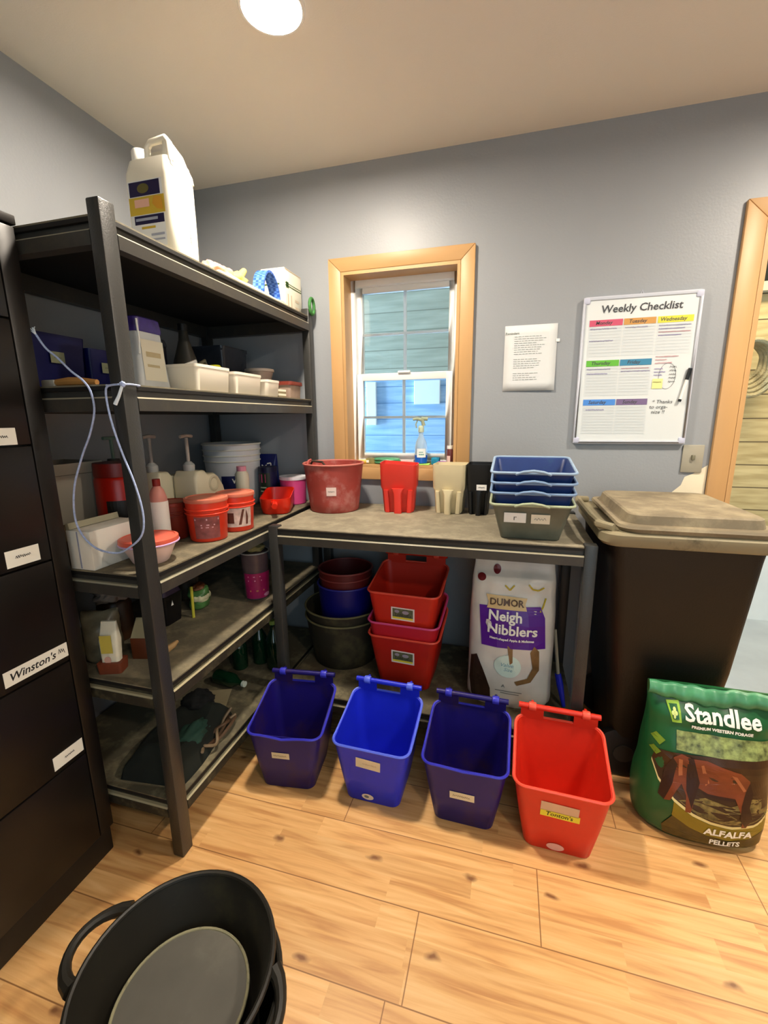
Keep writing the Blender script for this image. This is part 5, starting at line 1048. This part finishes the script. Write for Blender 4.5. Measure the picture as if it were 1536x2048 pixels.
mb = MB(); mb.loft([[(0.030, -0.040, 0.0725), (0.030, 0.040, 0.0725), (0.026, 0.0, 0.125)], [(-0.028, -0.040, 0.0725), (-0.028, 0.040, 0.0725), (-0.026, 0.0, 0.125)]]); mb.build('gable_top', M('grey_tan_card', '94896a', 0.6, var=0.15), cbx, smooth=False)
mb = MB(); mb.tube([(0.031, -0.040, 0.074), (0.028, 0.0, 0.127), (0.031, 0.040, 0.074)], 0.004, 6); mb.build('pale_edge', M('pale_card_edge', 'd0c8b0', 0.6), cbx)
sb = MB(); sb.tube([(0, 0, 0.012), (0.01, 0.03, 0.020), (0.012, 0.05, 0.026)], [0.012, 0.010, 0.005], 10); o = sb.build('wooden_peg', M('tan_wood', 'b08c5c', 0.6), None, loc=(0.468, -1.010, Z4)); tag(o, 'small tan wooden peg beside the rust brown carton', 'peg')
jr = thing('brown_jar', 'dark brown jar with a pale rag on its lid, fourth shelf', 'jar', (0.215, -0.945, Z4))
mb = MB(); mb.lathe([(0.050, 0), (0.054, 0.004), (0.054, 0.125), (0.045, 0.140), (0.002, 0.141)], n=28); mb.build('jar_body', M('dark_brown_jar', '38200e', 0.35), jr)
rg_ = blob('pale_rag', 'pale mauve-grey rag heaped on the dark brown jar', 'rag', (0.215, -0.945, Z4+0.1415), (0.045, 0.055, 0.030), M('mauve_rag', '8c7a6c', 0.85, var=0.2, vs=12), 7, 0.5, sub=4, freq=2.6)
bb_ = thing('black_box', 'black tapering box with violet top on the fourth shelf', 'box', (0.300, -0.800, Z4))
mb = MB(); mb.loft([rr(0.030, 0.040, 0.01, z=0), rr(0.038, 0.050, 0.012, z=0.115)]); mb.build('box_body', M('black_box_plastic', '0c0a0e', 0.4), bb_)
mb = MB(); mb.loft([rr(0.036, 0.046, 0.012, z=0.1155), rr(0.030, 0.040, 0.012, z=0.140)]); mb.build('violet_top', M('violet_grey', '4c4058', 0.5, var=0.4, vs=30), bb_)
decal(bb_, 'pale_mark', [poly([(-0.006, -0.012), (0.006, -0.012), (0, 0.010)])], lambda x, y, d=0: Vector((0.0365+d+y*0.07, x-0.01, 0.085+y)), m_paper)
yk = MB(); yk.tube([(0, 0, 0), (0.0, 0.004, 0.125)], 0.0055, 10); o = yk.build('yellow_stick', M('yellow_stick', 'c8c040', 0.5), None, loc=(0.372, -0.748, Z4)); tag(o, 'thin upright yellow stick beside the black tapering box', 'stick')
gk = pillow('snack_packet', 'white, green and brown snack packet in the middle of the fourth shelf', 'packet', (0.330, -0.655, Z4), 0.034, 0.042, 0.085, M('green_packet_film', '4c7840', 0.35, var=0.4, vs=30), 0.2, 6, top=0.4)
blob('white_middle', None, None, (0.008, 0, 0.022), (0.034, 0.046, 0.022), M('packet_cream', 'c8c49c', 0.5, var=0.2, vs=40), 2, 0.15, parent=gk, flat=False)
blob('brown_top', None, None, (-0.002, 0, 0.070), (0.026, 0.036, 0.016), M('packet_brown', '6c3c1c', 0.5, var=0.3, vs=40), 4, 0.3, parent=gk, flat=False)
gk2 = pillow('brown_pouch', 'dull brown pouch behind the snack packet on the fourth shelf', 'pouch', (0.235, -0.600, Z4), 0.04, 0.03, 0.165, M('dull_brown_film', '4c4030', 0.5, var=0.3, vs=16), 0.5, 9)
pt = thing('labelled_tub', 'clear-walled tub with magenta label beside the bench leg on the fourth shelf', 'tub', (0.500, -0.500, Z4))
mb = MB(); mb.lathe([(0.045, 0), (0.049, 0.004), (0.058, 0.200), (0.060, 0.206)], n=36); mb.build('tub_body', M('smoky_clear_tub', '5c4c50', 0.25, var=0.3, vs=12), pt)
mb = MB(); ring(mb, 0.060, 0.003, 0.205, 36); mb.build('rim', M('grey_clear_rim', 'a8a4a0', 0.3), pt)
wrap(pt, 'magenta_label', 0.049, 0.058, 0.2, -0.4, 2.2, 0.008, 0.120, M('label_magenta', 'a01858', 0.45, var=0.25, vs=20), [rect(-0.05, 0.0, 0.040, 0.044, 0), rect(-0.05, 0.005, 0.022, 0.027, 0), rect(-0.045, 0.015, -0.024, -0.018, 1), ell(0.03, -0.044, 0.018, 0.008, 0)], ink=[M('label_pink2', 'd890b4', 0.5), M('label_gold', 'c08050', 0.5)], nm2='label_print')
blob('tan_cloth', 'tan cloth bundle stuffed in the top of the magenta labelled tub', 'cloth', (0.500, -0.500, Z4+0.2065), (0.045, 0.045, 0.022), M('tan_cloth', '8c8050', 0.85, var=0.2), 8, 0.25)

# ------------------------------------------------------------------ bottom shelf
Z5 = 0.2055
sp_ = thing('saddle_pad', 'dark green folded saddle pad on the bottom shelf', 'saddle pad', (0.455, -0.965, Z5), 0.10)
mb = MB()
def pad(k):
    def f(u, v):
        x = (u-0.5)*0.215; y = (v-0.5)*0.34; e_ = min(u, 1-u, v, 1-v); h_ = 0.085*min(1, e_/0.18)**0.5+0.022*noise.noise(Vector((u*3, v*4, 2)))*min(1, e_/0.1)+0.03*max(0, v-0.6)
        return (x*(1+0.1*math.sin(v*5)), y, max(0.0006, h_) if k else 0.0002)
    return f
mb.grid(pad(1), 26, 36); mb.grid(pad(0), 26, 36); mb.build('folded_pad', M('black_green_fleece', '10160f', 0.9, var=0.4, vs=10), sp_)
blob('green_patch', None, None, (0.055, -0.02, 0.035), (0.042, 0.075, 0.030), M('dark_teal_cloth', '1f4034', 0.85, var=0.25, vs=8), 4, 0.25, parent=sp_, flat=False)
blob('green_patch', None, None, (0.035, -0.115, 0.020), (0.035, 0.030, 0.030), M('dark_teal_cloth', '1f4034', 0.85), 9, 0.25, parent=sp_, flat=False)
blob('black_roll', None, None, (-0.01, 0.125, 0.040), (0.060, 0.050, 0.042), M('black_fleece', '080908', 0.9), 6, 0.25, parent=sp_, flat=False)
st = thing('leather_straps', 'tangled brown leather straps at the edge of the bottom shelf', 'straps', (0.568, -0.900, Z5))
rnd = random.Random(12)
for k in range(5):
    P = [(rnd.uniform(-0.030, 0.018), -0.11+0.05*i+rnd.uniform(-0.01, 0.01), 0.008+rnd.uniform(0, 0.045)) for i in range(5)]
    mb = MB(); mb.tube(smooth_path(P, 5), 0.0055, 6); mb.build('strap', M('dark_leather_%d' % (k % 2), ('4a3624', '6e5c44')[k % 2], 0.55), st)
for i, (x, y, l) in enumerate([(0.545, -1.12, 'tan dust sheet')]):
    pass
m_gg = M('dark_green_glass', '0c2a18', 0.08, spec=0.8, var=0.3, vs=20)
def gbottle(label, x, y, h, r, lie=None, cap='2c4c30'):
    t = thing('green_bottle', label, 'bottle', (x, y, Z5), 0, 'dark green bottles on the bottom shelf')
    pf = [(r-0.004, 0), (r, 0.005), (r, h*0.55), (r*0.9, h*0.62), (r*0.38, h*0.80), (r*0.34, h*0.93)]
    mb = MB(); mb.lathe(pf, n=26); b_ = mb.build('bottle_body', m_gg, t)
    mb = MB(); mb.lathe([(r*0.42, h*0.92), (r*0.42, h), (0.001, h)], n=20); c_ = mb.build('cap', M('cap_'+cap, cap, 0.4), t)
    if lie is not None:
        t.rotation_euler = (0, pi/2, lie); t.location.z += r
    return t
gbottle('tall dark green bottle furthest right beside the bench leg, bottom shelf', 0.520, -0.425, 0.235, 0.038, cap='8aa04c')
gbottle('dark green bottle in the middle of the group on the bottom shelf', 0.430, -0.400, 0.215, 0.036, cap='b0b8a8')
gbottle('left standing dark green bottle of the group on the bottom shelf', 0.365, -0.470, 0.190, 0.034, cap='20301e')
gbottle('dark green bottle lying on its side, pale cap facing the room, bottom shelf', 0.330, -0.600, 0.160, 0.030, lie=-0.15, cap='c4ccc0')
ub = MB(); ub.box(-0.05, 0.05, -0.10, 0.10, 0, 0.004); o = ub.build('paper_scrap', M('tan_paper', '9c9070', 0.8, var=0.2), None, loc=(0.420, -0.745, Z5), rz=0.4); tag(o, 'tan paper scrap lying on the bottom shelf', 'paper')

# ------------------------------------------------------------------ window sill things
Zw = WZ0+0.0125
sb_ = thing('spray_bottle', 'clear spray bottle with blue liquid standing on the window sill', 'spray bottle', (1.112, 0.040, Zw+0.0055), 0.3)
mb = MB(); mb.lathe([(0.028, 0), (0.031, 0.004), (0.031, 0.040)], n=28); mb.build('blue_liquid', M('blue_liquid', '1c5cc0', 0.15), sb_)
mb = MB(); mb.lathe([(0.031, 0.0405), (0.031, 0.075), (0.026, 0.100), (0.012, 0.130), (0.011, 0.150)], n=28); mb.build('clear_upper', M('clear_pale_plastic', 'c4dce8', 0.15, trans=0.5), sb_)
wrap(sb_, 'white_label', 0.031, 0.031, 0.1, -0.75, 0.65, 0.030, 0.072, M('label_white3', 'e8f0ee', 0.6), [rect(-0.012, 0.012, -0.010, -0.004), rect(-0.012, 0.008, 0.002, 0.006)], ink=M('label_teal3', '70a8a0', 0.6), nm2='label_print')
mb = MB(); mb.lathe([(0.014, 0.148), (0.014, 0.172), (0.009, 0.180)], n=20); mb.build('collar', M('pale_green_collar', 'b0bca4', 0.4), sb_)
mb = MB(); mb.tube([(0.012, 0, 0.178), (0.005, 0, 0.205), (-0.020, 0, 0.212), (-0.040, 0, 0.208)], [0.009, 0.010, 0.008, 0.006], 10); mb.tube([(0.0, 0, 0.212), (0.030, 0, 0.210)], 0.009, 10); mb.build('spray_head', M('grey_green_head', '9aa68c', 0.4), sb_)
mb = MB(); mb.tube([(-0.018, 0, 0.203), (-0.026, 0, 0.185), (-0.022, 0, 0.168)], 0.0035, 8); mb.build('trigger', M('grey_green_head', '9aa68c', 0.4), sb_)
o = MB().box(-0.048, 0.048, -0.028, 0.030, 0, 0.005).build('lime_pad', M('lime_pad', 'a4d860', 0.6), None, loc=(1.110, 0.028, Zw), bevel=0.001); tag(o, 'lime green pad under the spray bottle on the window sill', 'pad')
o = MB().box(-0.020, 0.020, -0.018, 0.018, 0, 0.034).build('teal_sponge', M('teal_sponge', '1c84a8', 0.9, bump=0.4, bs=150), None, loc=(1.184, 0.040, Zw), bevel=0.005); tag(o, 'small teal sponge right of the spray bottle on the sill', 'sponge')
def tube_item(label, x, y, c, r, L, rz, nm='ointment_tube'):
    t = thing(nm, label, 'tube', (x, y, Zw), rz, 'ointment tubes on the window sill')
    mb = MB(); mb.tube([(-L/2, 0, r), (L/2-0.012, 0, r)], [r*0.95, r], 12); mb.build('tube_body', M('tube_'+c, c, 0.4), t)
    mb = MB(); mb.tube([(L/2-0.012, 0, r), (L/2, 0, r)], r*0.7, 10); mb.build('cap', M('tube_cap_white', 'e8e4dc', 0.4), t)
tube_item('yellow ointment tube at the left end of the window sill', 0.815, 0.015, 'd0b040', 0.010, 0.075, 0.2)
tube_item('purple ointment tube at the right end of the window sill', 1.225, 0.010, '8c2c9c', 0.010, 0.050, 0.1)
o = pillow('wipes_packet', 'pale green and pink soft packet lying on the window sill', 'packet', (0.945, 0.035, Zw), 0.062, 0.024, 0.030, M('pale_green_film', 'b8c89c', 0.5, var=0.3, vs=25), 0.05, 4, top=0.5)
o = MB().box(-0.03, 0.03, -0.02, 0.02, 0, 0.026).build('small_box', M('olive_brown_box', '8c8450', 0.6, var=0.4, vs=40), None, loc=(0.865, 0.045, Zw), bevel=0.002); tag(o, 'small olive box beside the yellow tube on the sill', 'box')
o = MB().box(-0.040, 0.040, -0.012, 0.012, 0, 0.020).build('pink_card_box', M('pinkish_white_card', 'dcc0c4', 0.6), None, loc=(1.035, 0.055, Zw), bevel=0.001); tag(o, 'flat pinkish white box left of the spray bottle on the sill', 'box')
bb2 = thing('brown_bottle', 'slim brown bottle with white cap at the right jamb on the sill', 'bottle', (1.254, 0.025, Zw))
mb = MB(); mb.lathe([(0.014, 0), (0.016, 0.003), (0.016, 0.070), (0.012, 0.078)], n=20); mb.build('bottle_body', M('brown_bottle_glass', '6c3838', 0.3), bb2)
mb = MB(); mb.lathe([(0.014, 0.077), (0.014, 0.092), (0.001, 0.093)], n=20); mb.build('cap', M('white_cap', 'f4f2ea', 0.35), bb2)
wrap(bb2, 'pink_label', 0.016, 0.016, 0.1, -0.8, 0.2, 0.004, 0.045, M('label_pale_pink', 'e8ccc4', 0.6))
